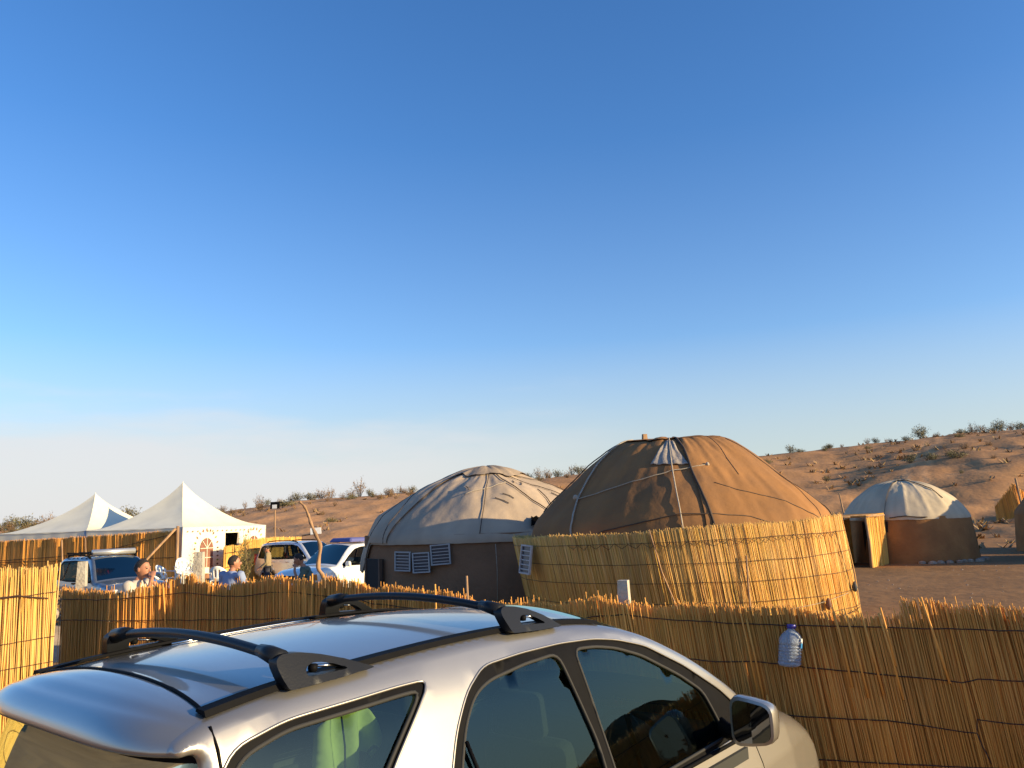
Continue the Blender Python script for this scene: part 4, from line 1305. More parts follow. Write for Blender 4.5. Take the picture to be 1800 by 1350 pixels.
def roof_bar(xb):
    bar = empty('roof_bar')
    bar.parent = car1
    zr = roofz(xb, .95)
    zt = zr + .070
    P_ = []
    for i in range(25):
        k = -1 + 2 * i / 24
        P_.append((xb + .006, k * .50, zt + .035 * (1 - k * k)))
    tb_ = MB().tube(P_, .0185, 14, flat=.8)
    tb_.obj('cross_tube', M['black_satin'], bar, True)
    for s in (-1, 1):
        # foot: a tall rear edge, an arched back falling forward, an oval opening
        out = [(-.012, 0), (-.022, .03), (-.030, .06), (-.026, .078), (-.005, .088), (.05, .085), (.12, .070), (.19, .046), (.25, .018), (.285, 0), (.15, -.004)]
        op = [(.055, .020), (.052, .038), (.07, .052), (.10, .052), (.145, .040), (.185, .022), (.19, .016)]
        v, f = flat_mesh(rounded(out, .012, 3), [rounded(op, .012, 3)], .02)
        V = []; Fc = []
        n0 = len(v)
        base = [(xb + a, b) for a, b in v]
        for side in (-1, 1):
            for (a, bz) in base:
                zz_ = bz / .088
                yb = .545 - .045 * zz_
                g = roofz(a, .97) - zr
                V.append((a, s * (yb + side * (.024 - .006 * zz_)), zr + bz + g * (1 - zz_) - .002))
        for t in f:
            Fc.append(tuple(t)); Fc.append(tuple(n0 + q for q in t[::-1]))
        from collections import Counter
        ec = Counter()
        for t in f:
            for a, b in ((t[0], t[1]), (t[1], t[2]), (t[2], t[0])): ec[tuple(sorted((int(a), int(b))))] += 1
        for (a, b), c in ec.items():
            if c == 1: Fc.append((a, b, n0 + b, n0 + a))
        ft = mesh('bar_foot', V, Fc, M['black_satin'], bar, True, sharp=40)
        MB().lathe([(.0, -.012), (.012, -.01), (.014, 0), (.012, .01), (0, .012)], 10, Matrix.Translation((xb + .085, s * .535, zr + .038))).obj('clamp_bolt', M['black_trim'], bar, True)
        MB().tube([(xb + .10, s * .535, zr + .042), (xb + .17, s * .535, zr + .032)], .005, 6).obj('clamp_lever', M['chrome'], bar, True)
        # collar where the tube meets the foot
        MB().tube([(xb + .004, s * .50, zt), (xb + .005, s * .44, zt + .012), (xb + .006, s * .40, zt + .016)], [.030, .026, .021], 12, flat=.85).obj('collar', M['black_satin'], bar, True)
roof_bar(-1.385)
roof_bar(-.445)
# seams
def seam(pts, r=.0035, name='panel_gap', m='black_trim'):
    return MB().tube(pts, r, 5).obj(name, M[m], car1, True)
P_ = []
for i in range(41):
    k = -.97 + 1.94 * i / 40
    a = min(range(len(pts_)), key=lambda q: abs(pts_[q][0] + 1.585 + .02 * abs(k) ** 2) + (0 if tags_[q] in ('spoiler', 'roof_panel') else 9))
    q = swp(a, k); xx = -1.585 - .03 * abs(k) ** 3
    P_.append((xx, q[1], roofz(xx, k) + .001))
seam(P_, .006)
P_ = []
for i in range(12):                               # gap down the D pillar
    z = 1.60 - .55 * i / 11; x = -1.63 + .03 * sin(i / 11 * pi) - .10 * (i / 11) ** 1.3
    P_.append((x, -(float(sy_(np.array([x]), np.array([z]))[0]) + .0015), z))
seam(P_, .004)
# door gaps
for pl_ in ([(1.0, 1.09), (1.02, .8), (.98, .5), (.9, .34)], [(-.13, 1.05), (-.13, .7), (-.13, .34)], [(-1.0, 1.06), (-.92, .8), (-.75, .55), (-.70, .36)]):
    for s in (-1, 1):
        seam([(x, s * float(sy_(np.array([x]), np.array([z]))[0]), z) for x, z in [tuple(v) for v in [(p.x, p.z) for p in smooth_path([(a, 0, b) for a, b in pl_], 5)]]], .003)
for s in (-1, 1):
    P_ = []
    for i in range(20):
        x = 1.10 + .75 * i / 19
        a = min(range(len(pts_)), key=lambda q: abs(pts_[q][0] - x) + (0 if tags_[q] in ('hood', 'cowl') else 9))
        q = swp(a, s * (.97 - .05 * i / 19)); P_.append((q[0], q[1], q[2] + .001))
    seam(P_, .0035)
    # small upright bar in the rear door glass, mouldings, handles
    seam([(-.825, s * (.672), 1.40), (-.79, s * .715, 1.26), (-.755, s * .77, 1.08)], .007, 'glass_divider')
    for xh in (-.72, .05):
        MB().tube([(xh - .09, s * .845, .90), (xh - .06, s * .872, .905), (xh + .06, s * .872, .905), (xh + .09, s * .845, .90)], .012, 8).obj('door_handle', M['silver'], car1, True)
    # belt moulding
    MB().tube([(x, s * (float(hw_(x, 1.045)) + .004), 1.047 + .0 * x) for x in np.linspace(-.98, .99, 30)], .009, 6).obj('belt_moulding', M['black_trim'], car1, True)
# mirrors
for s in (-1, 1):
    mr = MB(); n_ = 20; rings = [(-.004, .86, .84), (.0, .97, .97), (.02, 1.0, 1.0), (.055, .98, .97), (.095, .86, .82), (.125, .60, .55), (.14, .2, .2)]
    V = []; Fc = []
    for (dx, fy, fz) in rings:
        for j in range(n_):
            a = 2 * pi * j / n_
            ca, sa = cos(a), sin(a)
            yy = math.copysign(abs(ca) ** .45, ca) * .098 * fy; zz_ = math.copysign(abs(sa) ** .45, sa) * .098 * fz
            tap = 1 - .16 * (yy / .098)
            V.append((.655 + dx + .12 * (yy + .098) * 0 + .05 * max(0, yy), s * (.945 + yy), 1.182 + zz_ * tap))
    for i in range(len(rings) - 1):
        for j in range(n_):
            a = i * n_ + j; b_ = i * n_ + (j + 1) % n_; Fc.append((a, b_, b_ + n_, a + n_))
    Fc.append(tuple((len(rings) - 1) * n_ + j for j in range(n_)))
    ho = mesh('mirror', V, Fc, M['silver'], car1, True, sharp=50)
    for (nm, sc_, dx, mm) in (('mirror_bezel', .95, .0015, 'black_trim'), ('mirror_glass', .84, -.0045, 'mirror')):
        V = []
        for j in range(n_):
            a = 2 * pi * j / n_; ca, sa = cos(a), sin(a)
            yy = math.copysign(abs(ca) ** .45, ca) * .098 * sc_; zz_ = math.copysign(abs(sa) ** .45, sa) * .098 * sc_
            V.append((.655 + dx + .05 * max(0, yy), s * (.945 + yy), 1.182 + zz_ * (1 - .16 * (yy / .098))))
        V.append((.655 + dx + .001, s * .945, 1.182))
        mesh(nm, V, [(j, (j + 1) % n_, n_) for j in range(n_)], M[mm], ho, False)
    MB().tube([(.80, s * .72, 1.12), (.74, s * .80, 1.11), (.71, s * .88, 1.12)], [.03, .028, .03], 10, flat=1.3).obj('mirror_arm', M['black_trim'], ho, True)
# lamps and plates
for s in (-1, 1):
    MB().lathe([(.0, .05), (.06, .045), (.10, .02), (.115, -.02), (.11, -.05)], 16, Matrix.Translation((1.90, s * .60, .76)) @ Matrix.Rotation(pi / 2 * .9, 4, 'Y') @ Matrix.Diagonal((.8, 1.3, 1, 1))).obj('headlight', M['lamp'], car1, True)
    MB().box((-1.99, s * .70, .98), (.06, .20, .26), s * .15, taper=.9).obj('tail_light', M['lamp_red'], car1)
# wiper
q0 = swp(min(range(len(pts_)), key=lambda q: abs(pts_[q][0] + 1.79) + abs(pts_[q][1] - 1.14)), .1, .02)
q1 = swp(min(range(len(pts_)), key=lambda q: abs(pts_[q][0] + 1.74) + abs(pts_[q][1] - 1.32)), -.4, .02)
MB().tube([q0, q1], .007, 6).obj('rear_wiper', M['black_trim'], car1, True)
# cabin
seat(car1, .18, -.36); seat(car1, .18, .36); seat(car1, -.72, 0, 1.2, True)
o = MB().box((1.0, 0, .93), (.42, 1.35, .22), taper=.8).obj('dashboard', M['liner'], car1); md = o.modifiers.new('b', 'BEVEL'); md.width = .05; md.segments = 3
MB().box((-.35, 0, .46), (3.0, 1.36, .06)).obj('cabin_floor', M['liner'], car1)
MB().box((-1.50, 0, .93), (.62, 1.25, .03)).obj('parcel_cover', M['liner'], car1)
V = []; Fc = []; ii = [i for i in ridx if pts_[i][0] < .05][::4]
for i in ii:
    for c in range(9):
        q = swp(i, (-1 + c / 4) * .95, -.03); V.append(q)
for i in range(len(ii) - 1):
    for c in range(8):
        a = i * 9 + c; Fc.append((a, a + 1, a + 10, a + 9))
mesh('headliner', V, Fc, M['liner'], car1, True)
for s in (-1, 1):
    MB().box((-.05, s * .79, .75), (1.9, .04, .52)).obj('door_lining', M['liner'], car1)
T4 = Matrix.Translation((.66, -.36, 1.0)) @ Matrix.Rotation(radians(68), 4, 'Y')
sw = MB()
sw.tube([T4 @ Vector((.19 * cos(2 * pi * i / 24), .19 * sin(2 * pi * i / 24), 0)) for i in range(25)], .014, 8, caps=False)
sw.tube([T4 @ Vector((-.19, 0, 0)), T4 @ Vector((.19, 0, 0))], .014, 6)
sw.tube([T4 @ Vector((0, 0, 0)), T4 @ Vector((0, 0, -.25))], .025, 8)
sw.obj('steering_wheel', M['black_trim'], car1, True)

# yellow shirt hanging inside the rear side window: a thing of its own, in world space
CW = Matrix.Translation((-.176, 3.647, 0)) @ Matrix.Rotation(radians(50.65), 4, 'Z')
sh_out = [(-1.265, 1.06), (-1.262, 1.50), (-1.235, 1.525), (-1.20, 1.54), (-1.15, 1.545), (-1.10, 1.54), (-1.07, 1.525), (-1.045, 1.48), (-1.025, 1.435), (-1.035, 1.415), (-1.055, 1.40), (-1.07, 1.36), (-1.08, 1.33), (-1.12, 1.325), (-1.135, 1.35), (-1.14, 1.38), (-1.155, 1.05)]
v, f = flat_mesh(rounded(sh_out, .012, 3), [], .016)
V = []
for a, b_ in v:
    y = -.505 + .016 * sin((a + 1.26) * 70 + b_ * 6) + .02 * noise.noise(Vector((a * 9, b_ * 3, 1))) + .012 * noise.noise(Vector((a * 28, b_ * 12, 4)))
    V.append(CW @ Vector((a, y, b_)))
shirt = fast_mesh('shirt', V, f, M['shirt_yellow'], None, True)
tag(shirt, 'pale yellow shirt hanging inside the rear side window of the silver car', 'shirt')
shirt.modifiers.new('t', 'SOLIDIFY').thickness = .006
Pq = [CW @ Vector((-1.092 + (.030 * cos(2 * pi * i / 20) + .012 * sin(2 * pi * i / 20)), -.535, 1.375 + .048 * sin(2 * pi * i / 20))) for i in range(21)]
MB().tube(Pq, .004, 6, caps=False).obj('sleeve_edge', M['cloth_dark'], shirt, True)
MB().tube([CW @ Vector(q) for q in ((-1.195, -.53, 1.53), (-1.19, -.54, 1.45), (-1.185, -.535, 1.38))], .003, 5).obj('collar_seam', M['cloth_dark'], shirt, True)
MB().tube([CW @ Vector(q) for q in ((-1.15, -.50, 1.54), (-1.15, -.515, 1.575), (-1.145, -.52, 1.60))], .003, 5).obj('hanger_hook', M['chrome'], shirt, True)

# ---- the cars behind the fence
def far_spec(paint, L_=4.8, H_=1.85, W_2=.94):
    f = L_ / 4.8; g = H_ / 1.85
    top = [(-2.30, .48, 'bumper'), (-2.40, .68, 'bumper'), (-2.36, .95, 'tailgate'), (-2.31, 1.18, 'rear_window'), (-2.20, 1.62, 'spoiler'), (-2.16, 1.76, 'spoiler'), (-1.95, 1.83, 'roof_panel'), (-1.0, 1.86, 'roof_panel'), (.0, 1.85, 'roof_panel'), (.32, 1.80, 'windscreen'), (.62, 1.60, 'windscreen'),
           (1.08, 1.22, 'hood'), (1.3, 1.18, 'hood'), (1.9, 1.12, 'hood'), (2.18, 1.03, 'nose'), (2.30, .92, 'front_grille'), (2.34, .72, 'lower_bumper'), (2.38, .55, 'lower_bumper'), (2.25, .40, 'lower_bumper')]
    holes = [[(-2.12, 1.20), (-2.06, 1.66), (-1.9, 1.74), (-1.0, 1.77), (-.1, 1.765), (.22, 1.70), (.55, 1.50), (.92, 1.22), (.92, 1.17), (-1.0, 1.15)]]
    glass = [[[(-2.07, 1.23), (-2.01, 1.63), (-1.86, 1.70), (-1.42, 1.72), (-1.42, 1.21)], [(-1.34, 1.20), (-1.34, 1.72), (-.95, 1.73), (-.42, 1.73), (-.42, 1.20)], [(-.33, 1.20), (-.33, 1.73), (-.08, 1.725), (.20, 1.66), (.52, 1.46), (.80, 1.22)]]]
    return dict(fine=False, paint=paint, glassmat='glass_far', sill=.42, wf=1.45 * f, wr=-1.40 * f, wheel=.39,
        top=[(x * f, z * g, t) for x, z, t in top],
        hw=[(.3, W_2 - .05), (.6, W_2), (1.0, W_2), (1.18 * g, W_2 - .03), (1.7 * g, W_2 - .20), (1.80 * g, W_2 - .24), (1.9 * g, W_2 - .28)],
        plan=[(-2.4, .93), (-1.9, 1), (1.5, 1), (2.1, .95), (2.4, .86)], round=[(-2.4, .10), (0, .06), (2.4, .14)],
        bulge=dict(bumper=.06, tailgate=.05, rear_window=.04, spoiler=.04, roof_panel=.035, windscreen=.07, hood=.05, nose=.10, front_grille=.10, lower_bumper=.12),
        holes=[[(x * f, z * g) for x, z in h] for h in holes], glass=[[[(x * f, z * g) for x, z in q] for q in h] for h in glass])
def far_car(x, y, heading, paint, label, awning=False, box=False, rails=True, gz=G):
    r = empty('parked_car', (x, y, gz), heading, label, 'car')
    S = far_spec(paint)
    S['lower'] = paint
    build_car(r, S)
    for s in (-1, 1):
        hl = MB().box((2.17, s * .66, .90), (.22, .36, .22), s * -.22, taper=.8).obj('headlight', M['lamp'], r, True, sharp=30)
        hl.modifiers.new('b', 'BEVEL').width = .03
        MB().box((2.06, s * .86, .90), (.16, .10, .19), s * -.25, taper=.8).obj('indicator', M['lamp_orange'], r)
        MB().box((-2.29, s * .80, 1.15), (.12, .18, .46), s * .2, taper=.85).obj('tail_light', M['lamp_red'], r)
        mi = MB().box((.80, s * 1.06, 1.24), (.12, .22, .17), taper=.85).obj('mirror', M['chrome'] if awning else M[paint], r, True, sharp=30)
        mi.modifiers.new('b', 'BEVEL').width = .03
        MB().tube([(.82, s * .88, 1.18), (.80, s * .98, 1.19)], .03, 6).obj('mirror_arm', M['black_trim'], mi)
        if rails:
            P_ = [(-1.75, s * .66, 1.83), (-1.68, s * .66, 1.90), (-1.2, s * .66, 1.93), (-.4, s * .66, 1.92), (.05, s * .66, 1.88), (.14, s * .66, 1.82)]
            MB().tube(P_, .022, 7).obj('roof_rail', M['black_trim'], r, True)
        for xh in (-1.25, -.35):
            MB().tube([(xh + .08, s * .945, 1.04), (xh + .1, s * .975, 1.045), (xh + .24, s * .975, 1.045), (xh + .26, s * .945, 1.04)], .014, 6).obj('door_handle', M['chrome'], r, True)
    for i in range(4):
        MB().box((2.40 - .012 * i, 0, .80 + .055 * i), (.035, .95, .02)).obj('grille_bar', M['chrome'], r)
    MB().box((2.50, 0, .58), (.02, .46, .10)).obj('number_plate', M['label_white'], r)
    seat(r, .1, -.4); seat(r, .1, .4)
    MB().box((-1.0, 0, .72), (.55, 1.3, .9)).obj('rear_seat', M['seat'], r)
    MB().box((1.15, 0, 1.05), (.3, 1.45, .16)).obj('dashboard', M['liner'], r)
    return r
c2 = far_car(-11.45, 22.6, radians(-42), 'bluegrey', 'grey-blue off-road car with a roof rack and rolled awning behind the near fence', awning=True)
c2.scale = (.92, .92, .93); c2.location.z = -.28
MB().tube([(.12, -.62, 2.0), (.12, .62, 2.0)], .085, 12).obj('rolled_awning', M['awning'], c2, True)
rk = MB()
for x in (-1.6, -1.05, -.5, .05): rk.box((x, 0, 1.96), (.05, 1.45, .04))
for y in (-.7, .7, -.35, 0, .35): rk.box((-.78, y, 1.985), (1.8, .035, .03))
for x in (-1.6, .05):
    for y in (-.68, .68): rk.box((x, y, 1.90), (.05, .04, .12))
rk.obj('roof_rack', M['black_trim'], c2)
c3 = far_car(-9.15, 34.8, radians(-32), 'silver_far', 'pale silver off-road car seen from its side, parked before the hill')
c4 = far_car(-6.0, 27.6, radians(-124), 'white_paint', 'white off-road car facing left, its bright side next to the grey yurt', rails=False)
o = MB().box((-.35, .0, 1.99), (1.1, 1.1, .14), taper=.85).obj('roof_load', M['blue_bag'], c4); o.modifiers.new('b', 'BEVEL').width = .04
# ------------------------------------------------------------------ people
def skin_mesh(J, E_, Rd, sub=2, root=0):
    """grow a surface round joints J along edges E_ with radii Rd; returns evaluated verts and faces"""
    me = bpy.data.meshes.new('grow')
    me.from_pydata([tuple(j) for j in J], E_, [])
    o = bpy.data.objects.new('grow', me)
    COL.objects.link(o)
    s = o.modifiers.new('s', 'SKIN')
    s.use_smooth_shade = True
    if not me.skin_vertices: me.skin_vertices.new(name='')
    sv = me.skin_vertices[0].data
    for i, r in enumerate(Rd):
        sv[i].radius = (r, r) if not isinstance(r, tuple) else r
        sv[i].use_root = (i == root)
    u = o.modifiers.new('u', 'SUBSURF'); u.levels = sub; u.render_levels = sub
    bpy.context.view_layer.update()
    ev = o.evaluated_get(bpy.context.evaluated_depsgraph_get())
    m2 = ev.to_mesh()
    V = [tuple(v.co) for v in m2.vertices]; Fq = [tuple(p.vertices) for p in m2.polygons]
    ev.to_mesh_clear()
    bpy.data.objects.remove(o); bpy.data.meshes.remove(me)
    return V, Fq
def fuse(parts, vox=.011):
    b = MB()
    for V, Fq in parts: b.add(V, Fq)
    me = bpy.data.meshes.new('fuse'); me.from_pydata(b.V, [], b.F)
    o = bpy.data.objects.new('fuse', me); COL.objects.link(o)
    r = o.modifiers.new('r', 'REMESH'); r.mode = 'VOXEL'; r.voxel_size = vox
    s = o.modifiers.new('s', 'SMOOTH'); s.iterations = 2
    bpy.context.view_layer.update()
    ev = o.evaluated_get(bpy.context.evaluated_depsgraph_get()); m2 = ev.to_mesh()
    V = [tuple(v.co) for v in m2.vertices]; Fq = [tuple(p.vertices) for p in m2.polygons]
    ev.to_mesh_clear(); bpy.data.objects.remove(o); bpy.data.meshes.remove(me)
    return V, Fq
def ellipsoid(c, r, n=20, m_=12, shape=None, M4=None):
    V = []; Fc = []
    for i in range(m_ + 1):
        th = pi * i / m_
        for j in range(n):
            a = 2 * pi * j / n
            v = Vector((r[0] * sin(th) * cos(a), r[1] * sin(th) * sin(a), r[2] * cos(th)))
            if shape: v = shape(v)
            if M4: v = M4 @ v
            V.append(v + Vector(c))
    for i in range(m_):
        for j in range(n):
            Fc.append((i * n + j, (i + 1) * n + j, (i + 1) * n + (j + 1) % n, i * n + (j + 1) % n))
    return V, Fc

SCL = [1]
def torso(D, s, f):
    """elliptic loft along the spine"""
    st = [(D['pelvis'] + Vector((0, 0, -.07)) * s, .125, .175), (D['pelvis'], .125, .175), (D['waist'], .112, .158), (D['chest'], .122, .178), (D['chest'].lerp(D['neck0'], .55), .105, .175), (D['chest'].lerp(D['neck0'], .86), .082, .130), (D['neck0'] + Vector((0, 0, .015)) * s, .066, .072)]
    V = []; Fc = []; n = 24
    for c, rx_, ry_ in st:
        for j in range(n):
            a = 2 * pi * j / n; V.append((c.x + rx_ * s * f * cos(a), c.y + ry_ * s * f * sin(a), c.z))
    for i in range(len(st) - 1):
        for j in range(n): Fc.append((i * n + j, i * n + (j + 1) % n, (i + 1) * n + (j + 1) % n, (i + 1) * n + j))
    Fc.append(tuple(range(n))[::-1]); Fc.append(tuple((len(st) - 1) * n + j for j in range(n)))
    return V, Fc
def person(label, x, y, gz, face, H, J, shirt, trousers, hair='hair', head_turn=0.0, head_nod=0.0, short_sleeves=True, beard=False):
    """J overrides joints in body coordinates (x forward, y left, z up, metres for a 1.75 m figure)"""
    s = H / 1.75
    SCL[0] = s
    root = empty('person', (x, y, gz), face, label, 'person')
    D = dict(pelvis=(0, 0, .95), waist=(0, 0, 1.08), chest=(.01, 0, 1.28), neck0=(0, 0, 1.47), neck1=(.02, 0, 1.54), head=(.035, 0, 1.63),
        ls=(0, .185, 1.44), le=(-.02, .25, 1.12), lw=(.06, .26, .87), lh=(.08, .26, .79), rs=(0, -.185, 1.44), re=(-.02, -.25, 1.12), rw=(.06, -.26, .87), rh=(.08, -.26, .79),
        lhip=(0, .10, .90), lk=(.02, .11, .50), la=(-.02, .12, .09), lt=(.12, .13, .04), rhip=(0, -.10, .90), rk=(.02, -.11, .50), ra=(-.02, -.12, .09), rt=(.12, -.13, .04))
    D.update(J)
    D = {k: Vector(v) * s for k, v in D.items()}
    names = ['pelvis', 'waist', 'chest', 'neck0', 'neck1', 'ls', 'le', 'lw', 'lh', 'rs', 're', 'rw', 'rh', 'lhip', 'lk', 'la', 'lt', 'rhip', 'rk', 'ra', 'rt']
    rad = dict(pelvis=.08, waist=.08, chest=.08, neck0=.062, neck1=.056, ls=.058, le=.042, lw=.027, lh=.03, rs=.058, re=.042, rw=.027, rh=.03, lhip=.085, lk=.055, la=.038, lt=.035, rhip=.085, rk=.055, ra=.038, rt=.035)
    ix = {n: i for i, n in enumerate(names)}
    ed = [('pelvis', 'waist'), ('waist', 'chest'), ('chest', 'neck0'), ('neck0', 'neck1'), ('chest', 'ls'), ('ls', 'le'), ('le', 'lw'), ('lw', 'lh'), ('chest', 'rs'), ('rs', 're'), ('re', 'rw'), ('rw', 'rh'),
          ('pelvis', 'lhip'), ('lhip', 'lk'), ('lk', 'la'), ('la', 'lt'), ('pelvis', 'rhip'), ('rhip', 'rk'), ('rk', 'ra'), ('ra', 'rt')]
    body = skin_mesh([D[n] for n in names], [(ix[a], ix[b]) for a, b in ed], [rad[n] * s for n in names], 2, 0)
    # head with face
    HM = Matrix.Rotation(head_turn, 4, 'Z') @ Matrix.Rotation(head_nod, 4, 'Y')
    hc = D['head']
    def hs(v):
        v = v.copy()
        if v.z < 0: v.x += .012 * (-v.z / .12); v.y *= 1 - .30 * min(1, -v.z / .12); 
        if v.x < 0 and v.z > -.03: v.x *= 1.08
        return v * s
    parts = [body, torso(D, s, .84), ellipsoid(hc, (.098, .077, .122), shape=hs, M4=HM)]
    def hp(p): return hc + (HM @ (Vector(p) * s))
    parts.append(ellipsoid(hp((.108, 0, -.015)), (.016 * s, .013 * s, .028 * s), 10, 8, M4=HM))       # nose
    for sd in (-1, 1):
        parts.append(ellipsoid(hp((-.005, sd * .078, -.008)), (.018 * s, .010 * s, .032 * s), 10, 8, M4=HM))
        parts.append(ellipsoid(hp((.082, sd * .032, .022)), (.016 * s, .024 * s, .008 * s), 10, 6, M4=HM))   # brows
    parts.append(ellipsoid(hp((.088, 0, -.058)), (.014 * s, .026 * s, .008 * s), 10, 6, M4=HM))       # lips
    parts.append(ellipsoid(hp((.078, 0, -.096)), (.024 * s, .03 * s, .022 * s), 10, 6, M4=HM))       # chin
    # hands: palm and five fingers
    for h_, w_ in (('lh', 'lw'), ('rh', 'rw')):
        d = (D[h_] - D[w_]).normalized(); side = 1 if h_ == 'lh' else -1
        a = d.cross(Vector((0, 0, 1))); a = a.normalized() if a.length > .2 else Vector((1, 0, 0))
        b_ = d.cross(a).normalized()
        parts.append(ellipsoid(D[h_] + d * .035 * s, (.045 * s, .038 * s, .016 * s), 12, 8, M4=Matrix((( d.x, a.x, b_.x, 0), (d.y, a.y, b_.y, 0), (d.z, a.z, b_.z, 0), (0, 0, 0, 1)))))
        for q, (o_, ln) in enumerate(((-.027, .058), (-.009, .068), (.009, .064), (.026, .050))):
            p0 = D[h_] + d * .055 * s + a * o_ * s; p1 = p0 + d * ln * .5 * s + b_ * .006 * s; p2 = p1 + d * ln * .42 * s + b_ * .022 * s
            parts.append(skin_mesh([p0, p1, p2], [(0, 1), (1, 2)], [.0095 * s, .009 * s, .0075 * s], 1))
        p0 = D[h_] + d * .015 * s - a * .034 * s; p1 = p0 + d * .03 * s - a * .018 * s; p2 = p1 + d * .026 * s + b_ * .01 * s
        parts.append(skin_mesh([p0, p1, p2], [(0, 1), (1, 2)], [.012 * s, .011 * s, .009 * s], 1))
    V, Fq = fuse(parts, .0085)
    mesh('body', V, Fq, M['skin'], root, True)
    for sd in (-1, 1):
        e_ = hp((.0905, sd * .032, .008)); eo = ellipsoid(e_, (.010 * s, .014 * s, .008 * s), 10, 6, M4=HM)
        mesh('eye', eo[0], eo[1], M['cloth_dark'], root, True)
    # hair cap
    n = 28; mm = 12; V = []; Fc = []
    for i in range(mm + 1):
        for j in range(n):
            a = 2 * pi * j / n
            lim = 1.85 - 1.0 * max(0, cos(a)) ** .5 - .25 * max(0, cos(a + .0)) * abs(sin(a))
            th = lim * i / mm
            v = Vector((.102 * sin(th) * cos(a), .081 * sin(th) * sin(a), .127 * cos(th)))
            if v.x < 0 and v.z > -.03: v.x *= 1.08
            v *= (1 + .04 * noise.noise(v * 60))
            if i == mm: v *= .96
            V.append(hp(v))
    for i in range(mm):
        for j in range(n): Fc.append((i * n + j, (i + 1) * n + j, (i + 1) * n + (j + 1) % n, i * n + (j + 1) % n))
    mesh('hair', V, Fc, M[hair], root, True)
    # shirt over torso and upper arms
    D['sl'] = D['ls'] + (D['le'] - D['ls']) * (.72 if short_sleeves else 1.0); D['sr'] = D['rs'] + (D['re'] - D['rs']) * (.72 if short_sleeves else 1.0)
    tparts = [torso(D, s, 1.0)]
    for a_, c_, w_ in (('ls', 'sl', 'lw'), ('rs', 'sr', 'rw')):
        pth = [D[a_] + (D['chest'] - D[a_]) * .25 + Vector((0, 0, .0)), D[a_], D[c_]]; rd = [.072 * s, .070 * s, .064 * s]
        if not short_sleeves: pth.append(D[w_]); rd = [.072 * s, .068 * s, .052 * s, .040 * s]
        t_ = MB().tube(pth, rd, 14); tparts.append((t_.V, t_.F))
        tparts.append(ellipsoid(D[a_] + Vector((0, 0, -.012)) * s, (.070 * s, .066 * s, .064 * s), 14, 10))
        if not short_sleeves: tparts.append(ellipsoid(D[c_], (.053 * s, .053 * s, .053 * s), 12, 8))
    V, Fq = fuse(tparts, .014)
    V = [Vector(p) + Vector((noise.noise(Vector(p) * 8), noise.noise(Vector(p) * 8 + Vector((5, 0, 0))), 0)) * .014 for p in V]
    mesh('shirt', V, Fq, M[shirt], root, True)
    hipc = D['pelvis'] + Vector((0, 0, .01)) * s
    v = skin_mesh([hipc, D['lhip'], D['lk'], D['la'] + Vector((0, 0, .03)), D['rhip'], D['rk'], D['ra'] + Vector((0, 0, .03))], [(0, 1), (1, 2), (2, 3), (0, 4), (4, 5), (5, 6)], [q * s for q in (.138, .105, .080, .062, .105, .080, .062)], 2, 0)
    mesh('trousers', v[0], v[1], M[trousers], root, True)
    for a_, t_ in (('la', 'lt'), ('ra', 'rt')):
        v = skin_mesh([D[a_] + Vector((-.04, 0, -.03)) * s, D[a_] + Vector((.02, 0, -.03)) * s, D[t_]], [(0, 1), (1, 2)], [.045 * s, .05 * s, .042 * s], 1, 0)
        mesh('shoe', v[0], v[1], M['black_trim'], root, True)
    return root, D

# man with a beige shirt, hand at his mouth, seen from behind his right shoulder, looking right
p1, D1 = person('man in a beige T-shirt with a hand at his mouth, before the grey-blue car', -5.2, 11.0, terrain(-5.2, 11.0), radians(-12), 1.84,
    dict(le=(.13, .27, 1.17), lw=(.22, .10, 1.38), lh=(.18, .045, 1.46), re=(.10, -.27, 1.14), rw=(.29, -.16, 1.40), rh=(.245, -.055, 1.525), head=(.055, 0, 1.625), neck1=(.03, 0, 1.53), chest=(.0, 0, 1.28)), 'cloth_beige', 'cloth_navy', head_turn=radians(2), head_nod=.03)
rt = Matrix.Translation(p1.location) @ Matrix.Rotation(radians(-12), 4, 'Z')
q = rt @ (Vector((.155, 0, 1.567)) * SCL[0]); q2 = rt @ (Vector((.305, -.01, 1.49)) * SCL[0])
wc = MB().tube([q, q.lerp(q2, .5), q2], [.010, .013, .017], 10).obj('drinking_straw_cup', M['plastic_white'], None, True)
wc.name = 'white_cone'
tag(wc, 'slim white cone held to the mouth by the man in beige', 'paper cone')
# man in light blue, back to us, leaning on the table
person('man in a light blue short-sleeved shirt seen from behind beside the yellow screen', -5.35, 15.0, terrain(-5.35, 15.0), radians(60), 1.93,
    dict(rs=(0, -.21, 1.44), ls=(0, .21, 1.44), re=(.10, -.27, 1.16), rw=(.34, -.22, 1.12), rh=(.41, -.20, 1.13), head=(.05, -.0, 1.62)), 'cloth_blue', 'cloth_navy', head_turn=radians(-35))
# man in dark green with bowed head
person('man in a grey-green shirt with bowed dark head in front of the pale silver car', -4.40, 17.0, terrain(-4.4, 17.0), radians(-172), 1.80,
    dict(chest=(.06, 0, 1.26), neck0=(.13, 0, 1.41), neck1=(.18, 0, 1.48), head=(.23, 0, 1.565), ls=(.08, .19, 1.37), rs=(.08, -.19, 1.37), le=(.20, .25, 1.12), lw=(.30, .12, 1.34), lh=(.30, .05, 1.42), re=(.14, -.24, 1.10), rw=(.28, -.16, .96)), 'cloth_green', 'cloth_navy', head_nod=.45)
